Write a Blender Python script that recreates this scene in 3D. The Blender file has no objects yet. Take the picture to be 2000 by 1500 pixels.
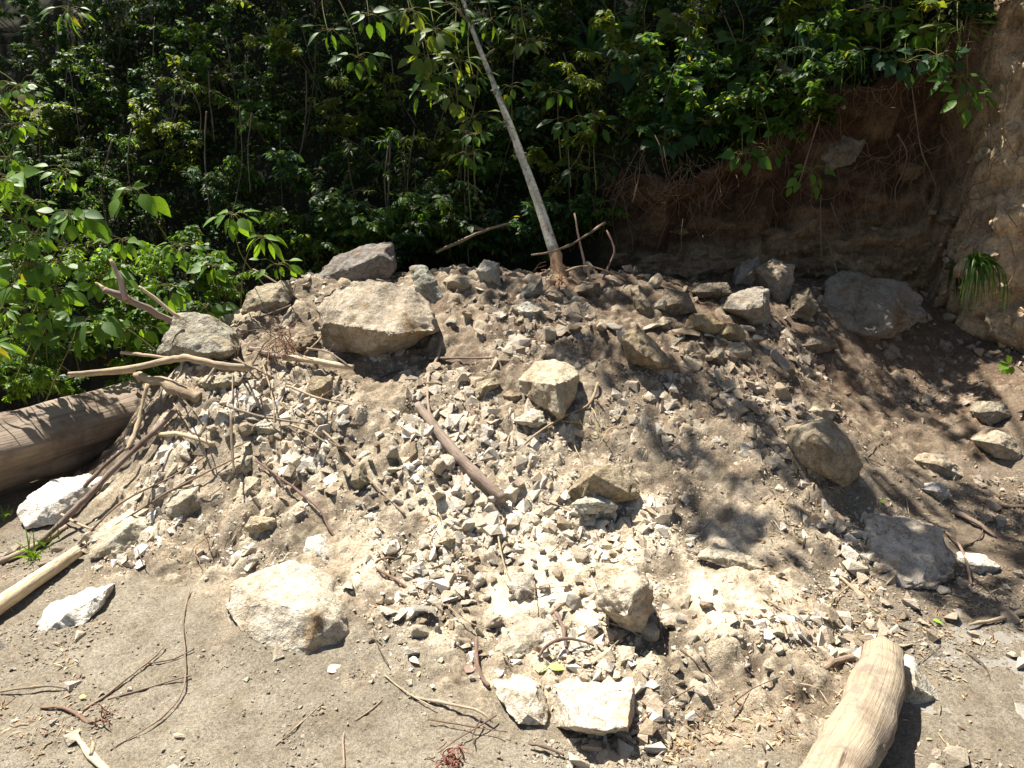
import bpy, bmesh, math, random
import numpy as np
from mathutils import Vector, Matrix
from mathutils.bvhtree import BVHTree

# ------------------------------------------------------------------ camera, world, sun, exposure
SC = bpy.context.scene
COL = SC.collection
PITCH = math.radians(17.0)
FPX = 1480.0                                   # focal length in photo pixels (2000 wide)
CAM = np.array([0.0, 0.0, 1.6])
cam_d = bpy.data.cameras.new('camera')
cam_d.sensor_width = 36.0
cam_d.lens = 36.0 * FPX / 2000.0
cam_d.clip_start = 0.05
cam_d.clip_end = 500.0
cam = bpy.data.objects.new('camera', cam_d)
cam.location = CAM
cam.rotation_euler = (math.pi / 2 - PITCH, 0, 0)
COL.objects.link(cam)
SC.camera = cam

SUN_EL = math.radians(62.0)
SUN_AZ = math.atan2(-0.74, 0.67)               # from +Y, towards +X positive
SUN = np.array([math.cos(SUN_EL) * math.sin(SUN_AZ), math.cos(SUN_EL) * math.cos(SUN_AZ), math.sin(SUN_EL)])
w = bpy.data.worlds.new('World')
SC.world = w
w.use_nodes = True
nt = w.node_tree
nt.nodes.clear()
wo = nt.nodes.new('ShaderNodeOutputWorld')
bg = nt.nodes.new('ShaderNodeBackground')
sky = nt.nodes.new('ShaderNodeTexSky')
sky.sky_type = 'NISHITA'
sky.sun_disc = False
sky.sun_elevation = SUN_EL
sky.sun_rotation = SUN_AZ
sky.dust_density = 1.5
bg.inputs['Strength'].default_value = 0.05
nt.links.new(sky.outputs[0], bg.inputs[0])
nt.links.new(bg.outputs[0], wo.inputs[0])
sl = bpy.data.lights.new('sun', 'SUN')
sl.energy = 5.0
sl.angle = math.radians(0.53)
sl.color = (1.0, 0.945, 0.865)
so = bpy.data.objects.new('sun', sl)
so.rotation_euler = Vector(SUN).to_track_quat('Z', 'Y').to_euler()
so.location = (-4, 6, 12)
COL.objects.link(so)
SC.view_settings.view_transform = 'Standard'
SC.view_settings.look = 'None'
SC.view_settings.gamma = 1.0
SC.view_settings.exposure = 1.5
SC.view_settings.use_curve_mapping = False
SC.render.engine = 'CYCLES'
SC.cycles.use_denoising = True
SC.cycles.max_bounces = 8
SC.cycles.transparent_max_bounces = 6

RND = random.Random(7)
NR = np.random.default_rng(11)

# ------------------------------------------------------------------ numpy noise
def _h(ix, iy, iz, seed):
    n = (ix.astype(np.int64) * 374761393 + iy.astype(np.int64) * 668265263 + iz.astype(np.int64) * 2147483647 + seed * 974711) & 0xFFFFFFFF
    n = ((n ^ (n >> 13)) * 1274126177) & 0xFFFFFFFF
    n = ((n ^ (n >> 15)) * 2246822519) & 0xFFFFFFFF
    return ((n ^ (n >> 16)) & 0xFFFFFF) / float(0xFFFFFF)

def vn(P, sc, seed=0):
    """value noise -1..1 at points P (N,3)"""
    p = P * sc
    i = np.floor(p); f = p - i
    i = i.astype(np.int64)
    u = f * f * f * (f * (f * 6 - 15) + 10)
    r = 0
    for a in (0, 1):
        wx = u[:, 0] if a else 1 - u[:, 0]
        for b in (0, 1):
            wy = u[:, 1] if b else 1 - u[:, 1]
            for c in (0, 1):
                wz = u[:, 2] if c else 1 - u[:, 2]
                r = r + wx * wy * wz * _h(i[:, 0] + a, i[:, 1] + b, i[:, 2] + c, seed)
    return r * 2 - 1

def fbm(P, sc, octv=4, seed=0, gain=0.5):
    r = 0; a = 1.0
    for k in range(octv):
        r = r + a * vn(P, sc * (2.03 ** k), seed + 17 * k); a *= gain
    return r

def clods(x, y, cell, seed):
    """rounded lumps on a jittered grid: returns height 0..~0.5*cell and a random id"""
    px = x / cell; py = y / cell
    ix = np.floor(px).astype(np.int64); iy = np.floor(py).astype(np.int64)
    best = np.zeros_like(x); rid = np.zeros_like(x)
    z = np.zeros_like(ix)
    for a in (-1, 0, 1):
        for b in (-1, 0, 1):
            cx = ix + a; cy = iy + b
            jx = _h(cx, cy, z, seed); jy = _h(cx, cy, z + 1, seed); jr = _h(cx, cy, z + 2, seed)
            dx = px - cx - jx; dy = py - cy - jy
            ang = jr * 20.0
            ex = dx * np.cos(ang) + dy * np.sin(ang); ey = -dx * np.sin(ang) + dy * np.cos(ang)
            rad = 0.18 + 0.52 * jr * jr
            d = np.maximum(np.abs(ex) * 0.9, np.abs(ey) * 1.25) * 0.6 + 0.4 * np.sqrt(ex * ex + ey * ey)
            h = 0.22 * sstep(0, .30, rad - d) * (0.5 + jx)
            m = h > best
            best = np.where(m, h, best); rid = np.where(m, jy, rid)
    return best * cell, rid

def sstep(a, b, x):
    t = np.clip((x - a) / (b - a), 0, 1)
    return t * t * (3 - 2 * t)

# ------------------------------------------------------------------ pixels <-> world
CP, SP = math.cos(PITCH), math.sin(PITCH)
def ray(u, v):
    a = (u - 1000.0) / FPX; b = (750.0 - v) / FPX
    return np.array([a, CP + SP * b, -SP + CP * b])          # camera depth 1
def at(u, v, t):
    return CAM + ray(u, v) * t
def proj(p):
    q = np.asarray(p) - CAM
    d = q[1] * CP - q[2] * SP
    return 1000 + FPX * q[0] / d, 750 - FPX * (q[1] * SP + q[2] * CP) / d, d

# ------------------------------------------------------------------ terrain: control points u, v, z, rubble, brown
CT = [
 (0,1500,0,0,.0),(300,1500,0,0,0),(600,1500,0,0,0),(900,1500,0,0,0),(1200,1500,0,.25,.15),(1500,1500,0,.2,.3),(2000,1500,.004,0,.2),
 (0,1300,0,0,.1),(250,1300,.0,0,0),(560,1320,-.005,0,0),(850,1320,0,.1,0),(1100,1400,.0,.2,.05),(1400,1400,.01,.5,.15),(1700,1400,.006,.15,.25),(1850,1405,-.0045,0,.1),(1930,1440,.006,0,.2),(1860,1330,.008,.1,.3),(1985,1310,-.016,0,.1),(1955,1262,-.012,0,.1),(1925,1330,-.009,0,.1),(1950,1390,-.010,0,.1),(2000,1380,-.014,0,.1),(2080,1300,-.016,0,.1),
 (20,1120,0,.1,.3),(200,1230,0,0,0),(340,1180,.03,.1,0),(430,1090,.06,.5,0),(100,1040,.0,.2,.1),(30,1000,-.01,.1,.6),(60,955,-.03,.1,1),(160,925,.0,.2,1),(-60,960,-.03,0,1),  # high brown under the grey log paints its shadow into the soil colour
 (700,1200,.04,.6,0),(900,1230,.04,.9,0),(1090,1290,.03,.9,0),(1300,1310,.05,.9,0),(1480,1300,.07,1,0),(1540,1260,.07,1,0),(1600,1290,.0,.4,.2),(1680,1220,.0,.3,.3),
 (560,1120,.08,.7,0),(700,1080,.1,.9,0),(1000,1120,.08,1,0),(1300,1150,.08,.8,0),(1500,1160,.08,.7,.1),(1600,1100,.08,.5,.3),(1850,1170,.01,.2,.5),(2000,1100,.02,.2,.7),
 (300,1060,.08,.6,0),(230,960,.12,.6,0),(480,1000,.17,.9,0),(700,1000,.19,1,0),(1000,1020,.16,1,0),(1300,1000,.17,.6,.15),(1600,960,.2,.5,.4),(1800,1000,.1,.4,.5),(1950,1000,.06,.3,.7),
 (340,900,.28,.8,0),(450,900,.3,1,0),(700,900,.31,1,0),(1000,920,.28,.9,0),(1300,870,.33,.5,.25),(1600,850,.33,.5,.4),(1800,870,.2,.6,.4),(1950,880,.2,.4,.5),
 (370,800,.45,.8,0),(450,800,.46,.9,0),(700,810,.45,.8,.1),(1000,820,.42,.7,.1),(1300,760,.5,.6,.3),(1500,740,.48,.6,.4),(1700,780,.33,.5,.5),(1850,780,.28,.4,.5),(2000,780,.36,.4,.5),
 (350,730,.55,.8,.1),(480,720,.57,.8,.1),(600,740,.54,.8,.1),(740,720,.56,.6,.2),(1000,720,.58,.6,.2),(1150,660,.67,.6,.3),(1350,660,.65,.6,.4),(1550,680,.56,.5,.5),(1750,690,.46,.4,.6),(1900,680,.47,.4,.6),(2000,680,.5,.4,.5),
 (470,650,.68,.6,.1),(600,610,.76,.6,.2),(720,600,.76,.6,.2),(900,600,.78,.7,.3),(1060,600,.79,.7,.3),(1250,590,.79,.6,.4),(1450,600,.74,.5,.5),(1650,620,.66,.4,.6),(1850,610,.62,.3,.6),(2000,610,.62,.3,.5),
 (560,560,.84,.6,.2),(720,550,.85,.6,.2),(850,540,.88,.8,.3),(950,530,.9,.8,.3),(1090,550,.88,.6,.4),(1200,550,.87,.5,.5),(1350,560,.82,.4,.6),(1500,560,.8,.4,.6),(1700,560,.76,.3,.6),
]
cx, cy, cz, crub, cbr = [], [], [], [], []
for (u, v, z, r_, b_) in CT:
    d = ray(u, v); t = (z - 1.6) / d[2]; p = CAM + d * t
    cx.append(p[0]); cy.append(p[1]); cz.append(z); crub.append(r_); cbr.append(b_)
for (x, y, z, r_, b_) in [(-2.6,4.0,-.12,.1,1),(-2.35,4.6,-.15,.2,1),(-3.2,4.6,-.45,.1,1),(-3,4.1,-.3,.1,1),(-3.4,3.4,0,0,.2),(-3.2,2.2,0,0,.2),(-2.8,5.4,-.4,.2,.9),(-1.5,5.0,.6,.4,.5),  # full brown behind the log darkens the soil for the shaded hollow
        (-1.9,4.5,.42,.3,.4),(-.6,5.25,.66,.4,.6),(.3,5.25,.68,.4,.6),(1.2,5.4,.7,.2,.7),(2.2,5.4,.72,.2,.7),(3.1,5.2,.7,.2,.7),(3.8,4.4,.6,.2,.6),(4.3,3.4,.35,.2,.5),
        (4,2.2,.02,.1,.3),(3,1.6,0,0,.2),(-2,1.2,0,0,.1),(0,1,0,0,0),(2,1,0,0,.1),(4,1,0,0,.2),(-4,1,0,0,.2),(0,6.5,.6,.2,.7),(2.5,6.5,.6,.2,.7),(-2.5,6.5,.1,.2,.7),(-4.5,5.5,-.4,.1,.9),(-4.5,3,0,0,.3),(5,5,.6,.2,.6)]:
    cx.append(x); cy.append(y); cz.append(z); crub.append(r_); cbr.append(b_)
cx, cy, cz, crub, cbr = map(np.array, (cx, cy, cz, crub, cbr))

def _phi(d2):
    return np.where(d2 > 1e-12, 0.5 * d2 * np.log(np.maximum(d2, 1e-12)), 0.0)
N = len(cx)
K = _phi((cx[:, None] - cx) ** 2 + (cy[:, None] - cy) ** 2) + np.eye(N) * 0.004
Pm = np.stack([np.ones(N), cx, cy], 1)
A = np.block([[K, Pm], [Pm.T, np.zeros((3, 3))]])
SOL = np.linalg.solve(A, np.concatenate([cz, np.zeros(3)]))
def base_z(x, y):
    x = np.asarray(x, float); y = np.asarray(y, float)
    sh = x.shape; xf = x.ravel(); yf = y.ravel()
    out = np.empty(len(xf))
    for s in range(0, len(xf), 40000):
        xs, ys = xf[s:s + 40000], yf[s:s + 40000]
        out[s:s + 40000] = _phi((xs[:, None] - cx) ** 2 + (ys[:, None] - cy) ** 2) @ SOL[:N] + SOL[N] + SOL[N + 1] * xs + SOL[N + 2] * ys
    win = sstep(-5.5, -4.2, xf) * (1 - sstep(5.2, 6.4, xf)) * sstep(.6, 1.3, yf) * (1 - sstep(6.4, 7.2, yf))
    return (out * win).reshape(sh)
def region(x, y):
    d2 = (x.ravel()[:, None] - cx) ** 2 + (y.ravel()[:, None] - cy) ** 2
    wgt = np.exp(-d2 / (2 * .15 ** 2)) + 1e-6 / (d2 + .01)
    wgt /= wgt.sum(1, keepdims=True)
    up = .4 * sstep(3.05, 3.7, y) * sstep(-1.5, -.4, x)
    return (wgt @ crub).reshape(x.shape), np.clip((wgt @ cbr).reshape(x.shape) + up, 0, 1)

def axis(lo, hi, step, far, grow=1.25):
    core = list(np.arange(lo, hi + 1e-6, step))
    a = lo; s = step; left = []
    while a > -far:
        s = min(s * grow, 12); a -= s; left.append(a)
    b = hi; s = step; right = []
    while b < far:
        s = min(s * grow, 12); b += s; right.append(b)
    return np.array(left[::-1] + core + right)
GX = axis(-2.9, 3.55, .0115, 90)
GY = axis(1.45, 5.2, .0105, 90)
XX, YY = np.meshgrid(GX, GY)
ZB = base_z(XX, YY)
core = (np.abs(XX) < 6) & (YY > 0) & (YY < 8)
RUB = np.zeros_like(ZB); BRN = np.full_like(ZB, .2)
idx = np.where(core.ravel())[0]
rr = np.empty(len(idx)); bb = np.empty(len(idx))
for s in range(0, len(idx), 40000):
    q = idx[s:s + 40000]
    a_, b_ = region(XX.ravel()[q], YY.ravel()[q]); rr[s:s + 40000] = a_; bb[s:s + 40000] = b_
RUB.ravel()[idx] = rr; BRN.ravel()[idx] = bb
P3 = np.stack([XX.ravel(), YY.ravel(), np.zeros(XX.size)], 1)
edge = fbm(P3, 6, 3, 5).reshape(ZB.shape) * .18
RUBn = sstep(.15, .65, RUB + edge)
n1 = fbm(P3, 1.6, 3, 1).reshape(ZB.shape); n2 = fbm(P3, 7, 4, 2).reshape(ZB.shape); n3 = fbm(P3, 40, 3, 3).reshape(ZB.shape)
DU0 = sstep(3.05, 2.75, YY) * sstep(2.05, 2.3, YY) * sstep(-.75, -.3, XX) * sstep(1.35, .95, XX)
c1, id1 = clods(XX, YY, .16, 21); c2, id2 = clods(XX + n2 * .006, YY + n3 * .003, .075, 22); c3, id3 = clods(XX, YY, .036, 23)
nearf = core.astype(float); c1 = c1 * (1 - .5 * DU0); c2 = c2 * (1 - .55 * DU0); c3 = c3 * (1 - .4 * DU0)
ZF = ZB + nearf * (n1 * .014 * (.55 + RUBn) + n2 * (.0075 + .010 * RUBn) + n3 * (.0016 + .0035 * RUBn)
                   + c1 * 1.0 * RUBn * .6 + c2 * .85 * RUBn + c3 * (.14 + .6 * RUBn) + fbm(P3, 75, 2, 6).reshape(ZB.shape) * (.0018 + .0032 * RUBn))
GRY, GRX = np.gradient(ZB, GY, GX)
def z_at(x, y):
    i = min(max(np.searchsorted(GX, x) - 1, 0), len(GX) - 2); j = min(max(np.searchsorted(GY, y) - 1, 0), len(GY) - 2)
    fx = (x - GX[i]) / (GX[i + 1] - GX[i]); fy = (y - GY[j]) / (GY[j + 1] - GY[j])
    return float((ZF[j, i] * (1 - fx) + ZF[j, i + 1] * fx) * (1 - fy) + (ZF[j + 1, i] * (1 - fx) + ZF[j + 1, i + 1] * fx) * fy)

# ------------------------------------------------------------------ materials
def new_mat(name):
    m = bpy.data.materials.new(name); m.use_nodes = True
    t = m.node_tree; t.nodes.clear()
    return m, t, t.nodes, t.links
def nd(n, typ, **kw):
    x = n.new(typ)
    for k, v in kw.items(): setattr(x, k, v)
    return x
def noise(n, l, coord, scale, detail=5, rough=.6, dist=0):
    x = n.new('ShaderNodeTexNoise'); x.inputs['Scale'].default_value = scale; x.inputs['Detail'].default_value = detail
    x.inputs['Roughness'].default_value = rough; x.inputs['Distortion'].default_value = dist
    l.new(coord, x.inputs['Vector']); return x
def ramp(n, l, fac, stops):
    r = n.new('ShaderNodeValToRGB'); e = r.color_ramp.elements
    while len(e) < len(stops): e.new(.5)
    for k, (p, c) in enumerate(stops):
        e[k].position = p; e[k].color = (*c, 1) if len(c) == 3 else c
    l.new(fac, r.inputs[0]); return r
def mixc(n, l, fac, a, b, mode='MIX'):
    m = n.new('ShaderNodeMix'); m.data_type = 'RGBA'; m.blend_type = mode
    if isinstance(fac, float): m.inputs[0].default_value = fac
    else: l.new(fac, m.inputs[0])
    for s, k in ((a, 6), (b, 7)):
        if isinstance(s, tuple): m.inputs[k].default_value = (*s, 1)
        else: l.new(s, m.inputs[k])
    return m.outputs[2]
def bump(n, l, h, strength, dist):
    b = n.new('ShaderNodeBump'); b.inputs['Strength'].default_value = strength; b.inputs['Distance'].default_value = dist
    l.new(h, b.inputs['Height']); return b.outputs[0]
def princ(n, l, col, rough=.9, nrm=None, spec=.25):
    p = n.new('ShaderNodeBsdfPrincipled'); o = n.new('ShaderNodeOutputMaterial')
    if isinstance(col, tuple): p.inputs['Base Color'].default_value = (*col, 1)
    else: l.new(col, p.inputs['Base Color'])
    p.inputs['Roughness'].default_value = rough
    p.inputs['Specular IOR Level'].default_value = spec
    if nrm: l.new(nrm, p.inputs['Normal'])
    l.new(p.outputs[0], o.inputs[0]); return p

def mat_ground():
    m, t, n, l = new_mat('ground_soil')
    at_ = nd(n, 'ShaderNodeAttribute', attribute_name='Col'); tc = n.new('ShaderNodeTexCoord')
    s1 = noise(n, l, tc.outputs['Object'], 90, 4, .7); s2 = noise(n, l, tc.outputs['Object'], 260, 3, .7); s3 = noise(n, l, tc.outputs['Object'], 9, 5, .6)
    r1 = ramp(n, l, s1.outputs[0], [(.32, (.6, .58, .55)), (.5, (1, 1, 1)), (.68, (1.3, 1.28, 1.22))])
    r2 = ramp(n, l, s2.outputs[0], [(.34, (.6, .58, .54)), (.52, (1, 1, 1)), (.66, (1.4, 1.37, 1.3))])
    r3 = ramp(n, l, s3.outputs[0], [(.3, (.8, .77, .72)), (.6, (1.08, 1.08, 1.08))])
    c = mixc(n, l, 1.0, at_.outputs['Color'], r1.outputs[0], 'MULTIPLY'); c = mixc(n, l, 1.0, c, r2.outputs[0], 'MULTIPLY'); c = mixc(n, l, 1.0, c, r3.outputs[0], 'MULTIPLY')
    b1 = bump(n, l, s2.outputs[0], .6, .003)
    b = n.new('ShaderNodeBump'); b.inputs['Strength'].default_value = .7; b.inputs['Distance'].default_value = .008
    l.new(s1.outputs[0], b.inputs['Height']); l.new(b1, b.inputs['Normal'])
    princ(n, l, c, .95, b.outputs[0], .15); return m

def mat_rock(name, attr=None, sc=1.0, contrast=1.0):
    m, t, n, l = new_mat(name)
    tc = n.new('ShaderNodeTexCoord')
    if attr: tint = nd(n, 'ShaderNodeAttribute', attribute_name=attr).outputs['Color']; vec = tc.outputs['Object']
    else:
        oi = n.new('ShaderNodeObjectInfo'); tint = oi.outputs['Color']
        ad = nd(n, 'ShaderNodeVectorMath', operation='ADD'); l.new(tc.outputs['Object'], ad.inputs[0]); l.new(oi.outputs['Random'], ad.inputs[1]); vec = ad.outputs[0]
    a = noise(n, l, vec, 7 * sc, 6, .65, .4); b = noise(n, l, vec, 38 * sc, 5, .7); c = noise(n, l, vec, 170 * sc, 3, .7)
    st = noise(n, l, vec, 4.2 * sc, 4, .6, .8)
    ra = ramp(n, l, a.outputs[0], [(.3, (.62, .56, .47)), (.5, (1, .98, .93)), (.72, (1.25, 1.24, 1.22))])
    rb = ramp(n, l, b.outputs[0], [(.3, (.62, .60, .56)), (.52, (1, 1, 1)), (.75, (1.25, 1.23, 1.18))])
    rc = ramp(n, l, c.outputs[0], [(.3, (.5, .49, .47)), (.45, (1, 1, 1)), (.75, (1.25, 1.24, 1.22))])
    rs = ramp(n, l, st.outputs[0], [(.28, (.62, .58, .52)), (.42, (1, 1, 1)), (.56, (1, 1, 1)), (.70, (.82, .62, .42))])
    vo = n.new('ShaderNodeTexVoronoi'); vo.feature = 'DISTANCE_TO_EDGE'; vo.inputs['Scale'].default_value = 5.5 * sc
    wv = mixc(n, l, .22, vec, a.outputs['Color']); l.new(wv, vo.inputs['Vector'])
    rv = ramp(n, l, vo.outputs['Distance'], [(.0, (.45, .42, .38)), (.018, (1, 1, 1))])
    col = tint
    for r in (ra, rb, rc, rs) + ((rv,) if not attr and sc < 1.5 else ()): col = mixc(n, l, contrast, col, r.outputs[0], 'MULTIPLY')
    bm1 = bump(n, l, c.outputs[0], .6, .004 / sc)
    bb = n.new('ShaderNodeBump'); bb.inputs['Strength'].default_value = .9; bb.inputs['Distance'].default_value = .02 / sc
    l.new(b.outputs[0], bb.inputs['Height']); l.new(bm1, bb.inputs['Normal'])
    princ(n, l, col, .92, bb.outputs[0], .2); return m

def mat_wood(name, stretch=(6, 6, 60), dark=(.45, .42, .42), light=(1.2, 1.15, 1.05), bscale=.006, patches=False):
    m, t, n, l = new_mat(name)
    tc = n.new('ShaderNodeTexCoord'); uv = n.new('ShaderNodeUVMap'); uv.uv_map = 'UVMap'
    mp = n.new('ShaderNodeMapping'); mp.inputs['Scale'].default_value = stretch
    l.new(uv.outputs[0], mp.inputs[0])
    oi = n.new('ShaderNodeObjectInfo')
    g = noise(n, l, mp.outputs[0], 3.0, 6, .7, .6); k = noise(n, l, tc.outputs['Object'], 5, 5, .65); f = noise(n, l, tc.outputs['Object'], 90, 3, .7)
    rg = ramp(n, l, g.outputs[0], [(.3, dark), (.5, (1, 1, 1)), (.75, light)])
    rk = ramp(n, l, k.outputs[0], [(.32, (.6, .55, .52)), (.5, (1, 1, 1)), (.7, (1.15, 1.12, 1.05))])
    col = mixc(n, l, 1.0, oi.outputs['Color'], rg.outputs[0], 'MULTIPLY'); col = mixc(n, l, 1.0, col, rk.outputs[0], 'MULTIPLY')
    if patches:
        pn = noise(n, l, tc.outputs['Object'], 13, 7, .75, .2)
        rp = ramp(n, l, pn.outputs[0], [(.50, (0, 0, 0)), (.62, (.7, .7, .7))])
        col = mixc(n, l, rp.outputs[0], col, (.165, .135, .115))
        pn2 = noise(n, l, mp.outputs[0], 1.7, 4, .6, .5)
        rp2 = ramp(n, l, pn2.outputs[0], [(.64, (0, 0, 0)), (.70, (1, 1, 1))])
        col = mixc(n, l, rp2.outputs[0], col, (.12, .085, .06))
    b1 = bump(n, l, f.outputs[0], .4, .002)
    b = n.new('ShaderNodeBump'); b.inputs['Strength'].default_value = .9; b.inputs['Distance'].default_value = bscale
    l.new(g.outputs[0], b.inputs['Height']); l.new(b1, b.inputs['Normal'])
    princ(n, l, col, .85, b.outputs[0], .2); return m

def mat_leaf(name, attr=None, trans=.5):
    m, t, n, l = new_mat(name)
    if attr: tint = nd(n, 'ShaderNodeAttribute', attribute_name=attr).outputs['Color']
    else: tint = n.new('ShaderNodeObjectInfo').outputs['Color']
    tc = n.new('ShaderNodeTexCoord'); nz = noise(n, l, tc.outputs['Object'], 14, 3, .6)
    r = ramp(n, l, nz.outputs[0], [(.25, (.9, .6, .4)), (.34, (.75, .8, .7)), (.7, (1.2, 1.15, 1.1))])
    col = mixc(n, l, 1.0, tint, r.outputs[0], 'MULTIPLY')
    p = n.new('ShaderNodeBsdfPrincipled'); l.new(col, p.inputs['Base Color']); p.inputs['Roughness'].default_value = .5; p.inputs['Specular IOR Level'].default_value = .3
    tr = n.new('ShaderNodeBsdfTranslucent')
    tcol = mixc(n, l, 1.0, col, (2.3, 1.9, .55), 'MULTIPLY'); l.new(tcol, tr.inputs[0])
    mx = n.new('ShaderNodeMixShader'); mx.inputs[0].default_value = trans
    l.new(p.outputs[0], mx.inputs[1]); l.new(tr.outputs[0], mx.inputs[2])
    o = n.new('ShaderNodeOutputMaterial'); l.new(mx.outputs[0], o.inputs[0]); return m

def mat_bank():
    m, t, n, l = new_mat('bank_soil')
    at_ = nd(n, 'ShaderNodeAttribute', attribute_name='Col'); tc = n.new('ShaderNodeTexCoord')
    mp = n.new('ShaderNodeMapping'); mp.inputs['Scale'].default_value = (1, 1, .35); l.new(tc.outputs['Object'], mp.inputs[0])
    a = noise(n, l, mp.outputs[0], 14, 6, .7, .5); b = noise(n, l, tc.outputs['Object'], 60, 4, .7)
    ra = ramp(n, l, a.outputs[0], [(.3, (.5, .45, .4)), (.5, (1, 1, 1)), (.72, (1.5, 1.45, 1.35))])
    rb = ramp(n, l, b.outputs[0], [(.3, (.6, .58, .55)), (.5, (1, 1, 1)), (.75, (1.35, 1.32, 1.25))])
    c = mixc(n, l, 1.0, at_.outputs['Color'], ra.outputs[0], 'MULTIPLY'); c = mixc(n, l, 1.0, c, rb.outputs[0], 'MULTIPLY')
    b1 = bump(n, l, b.outputs[0], .7, .008)
    bb = n.new('ShaderNodeBump'); bb.inputs['Strength'].default_value = .9; bb.inputs['Distance'].default_value = .03
    l.new(a.outputs[0], bb.inputs['Height']); l.new(b1, bb.inputs['Normal'])
    princ(n, l, c, .95, bb.outputs[0], .1); return m

def mat_concrete():
    m, t, n, l = new_mat('concrete')
    tc = n.new('ShaderNodeTexCoord'); a = noise(n, l, tc.outputs['Object'], 3, 6, .65); b = noise(n, l, tc.outputs['Object'], 120, 3, .7)
    ra = ramp(n, l, a.outputs[0], [(.3, (.15, .138, .115)), (.7, (.235, .22, .19))]); rb = ramp(n, l, b.outputs[0], [(.3, (.75, .74, .72)), (.6, (1.05, 1.05, 1.05))])
    c = mixc(n, l, 1.0, ra.outputs[0], rb.outputs[0], 'MULTIPLY')
    princ(n, l, c, .9, bump(n, l, b.outputs[0], .4, .003), .2); return m

M_GROUND = mat_ground(); M_ROCK = mat_rock('rock'); M_STONE = mat_rock('stone', None, 2.0, .8); M_GRAVEL = mat_rock('gravel_stone', 'Col', 2.0, .45)
M_BARK = mat_wood('bark', (5, 5, 5)); M_LOG = mat_wood('weathered_wood', (17, .8, 1), (.62, .58, .55), (1.2, 1.15, 1.08), .010)
M_DRIFT = mat_wood('driftwood', (14, 1.2, 1), (.75, .7, .65), (1.1, 1.08, 1.0), .008, True)
M_LEAF = mat_leaf('leaf'); M_FOLI = mat_leaf('foliage', 'Col'); M_DRY = mat_leaf('dry_leaf', 'Col', .15); M_DRYO = mat_leaf('dry_single_leaf', None, .1)
M_BANK = mat_bank(); M_CONC = mat_concrete()

# ------------------------------------------------------------------ mesh helpers
def mesh_np(name, V, F, mat, smooth=False, col=None):
    """V (n,3); F (m,k) ints"""
    me = bpy.data.meshes.new(name)
    V = np.asarray(V, np.float32); F = np.asarray(F, np.int32); k = F.shape[1]
    me.vertices.add(len(V)); me.vertices.foreach_set('co', V.ravel())
    me.loops.add(F.size); me.loops.foreach_set('vertex_index', F.ravel())
    me.polygons.add(len(F)); me.polygons.foreach_set('loop_start', np.arange(0, F.size, k, dtype=np.int32)); me.polygons.foreach_set('loop_total', np.full(len(F), k, np.int32))
    me.polygons.foreach_set('use_smooth', np.full(len(F), bool(smooth)))
    if col is not None:
        a = me.color_attributes.new('Col', 'FLOAT_COLOR', 'POINT')
        a.data.foreach_set('color', np.concatenate([np.asarray(col, np.float32), np.ones((len(V), 1), np.float32)], 1).ravel())
    me.update(calc_edges=True); me.validate()
    me.materials.append(mat); return me
def link(name, me, parent=None, loc=(0, 0, 0), color=None):
    o = bpy.data.objects.new(name, me); COL.objects.link(o); o.location = Vector(loc)
    if parent: o.parent = parent
    if color is not None: o.color = (*color, 1)
    return o
def tag(o, label, cat, group=None):
    o['label'] = label; o['category'] = cat
    if group: o['group'] = group
    return o
def empty(name, loc):
    o = bpy.data.objects.new(name, None); COL.objects.link(o); o.location = Vector(loc); o.empty_display_size = .1; return o

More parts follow.
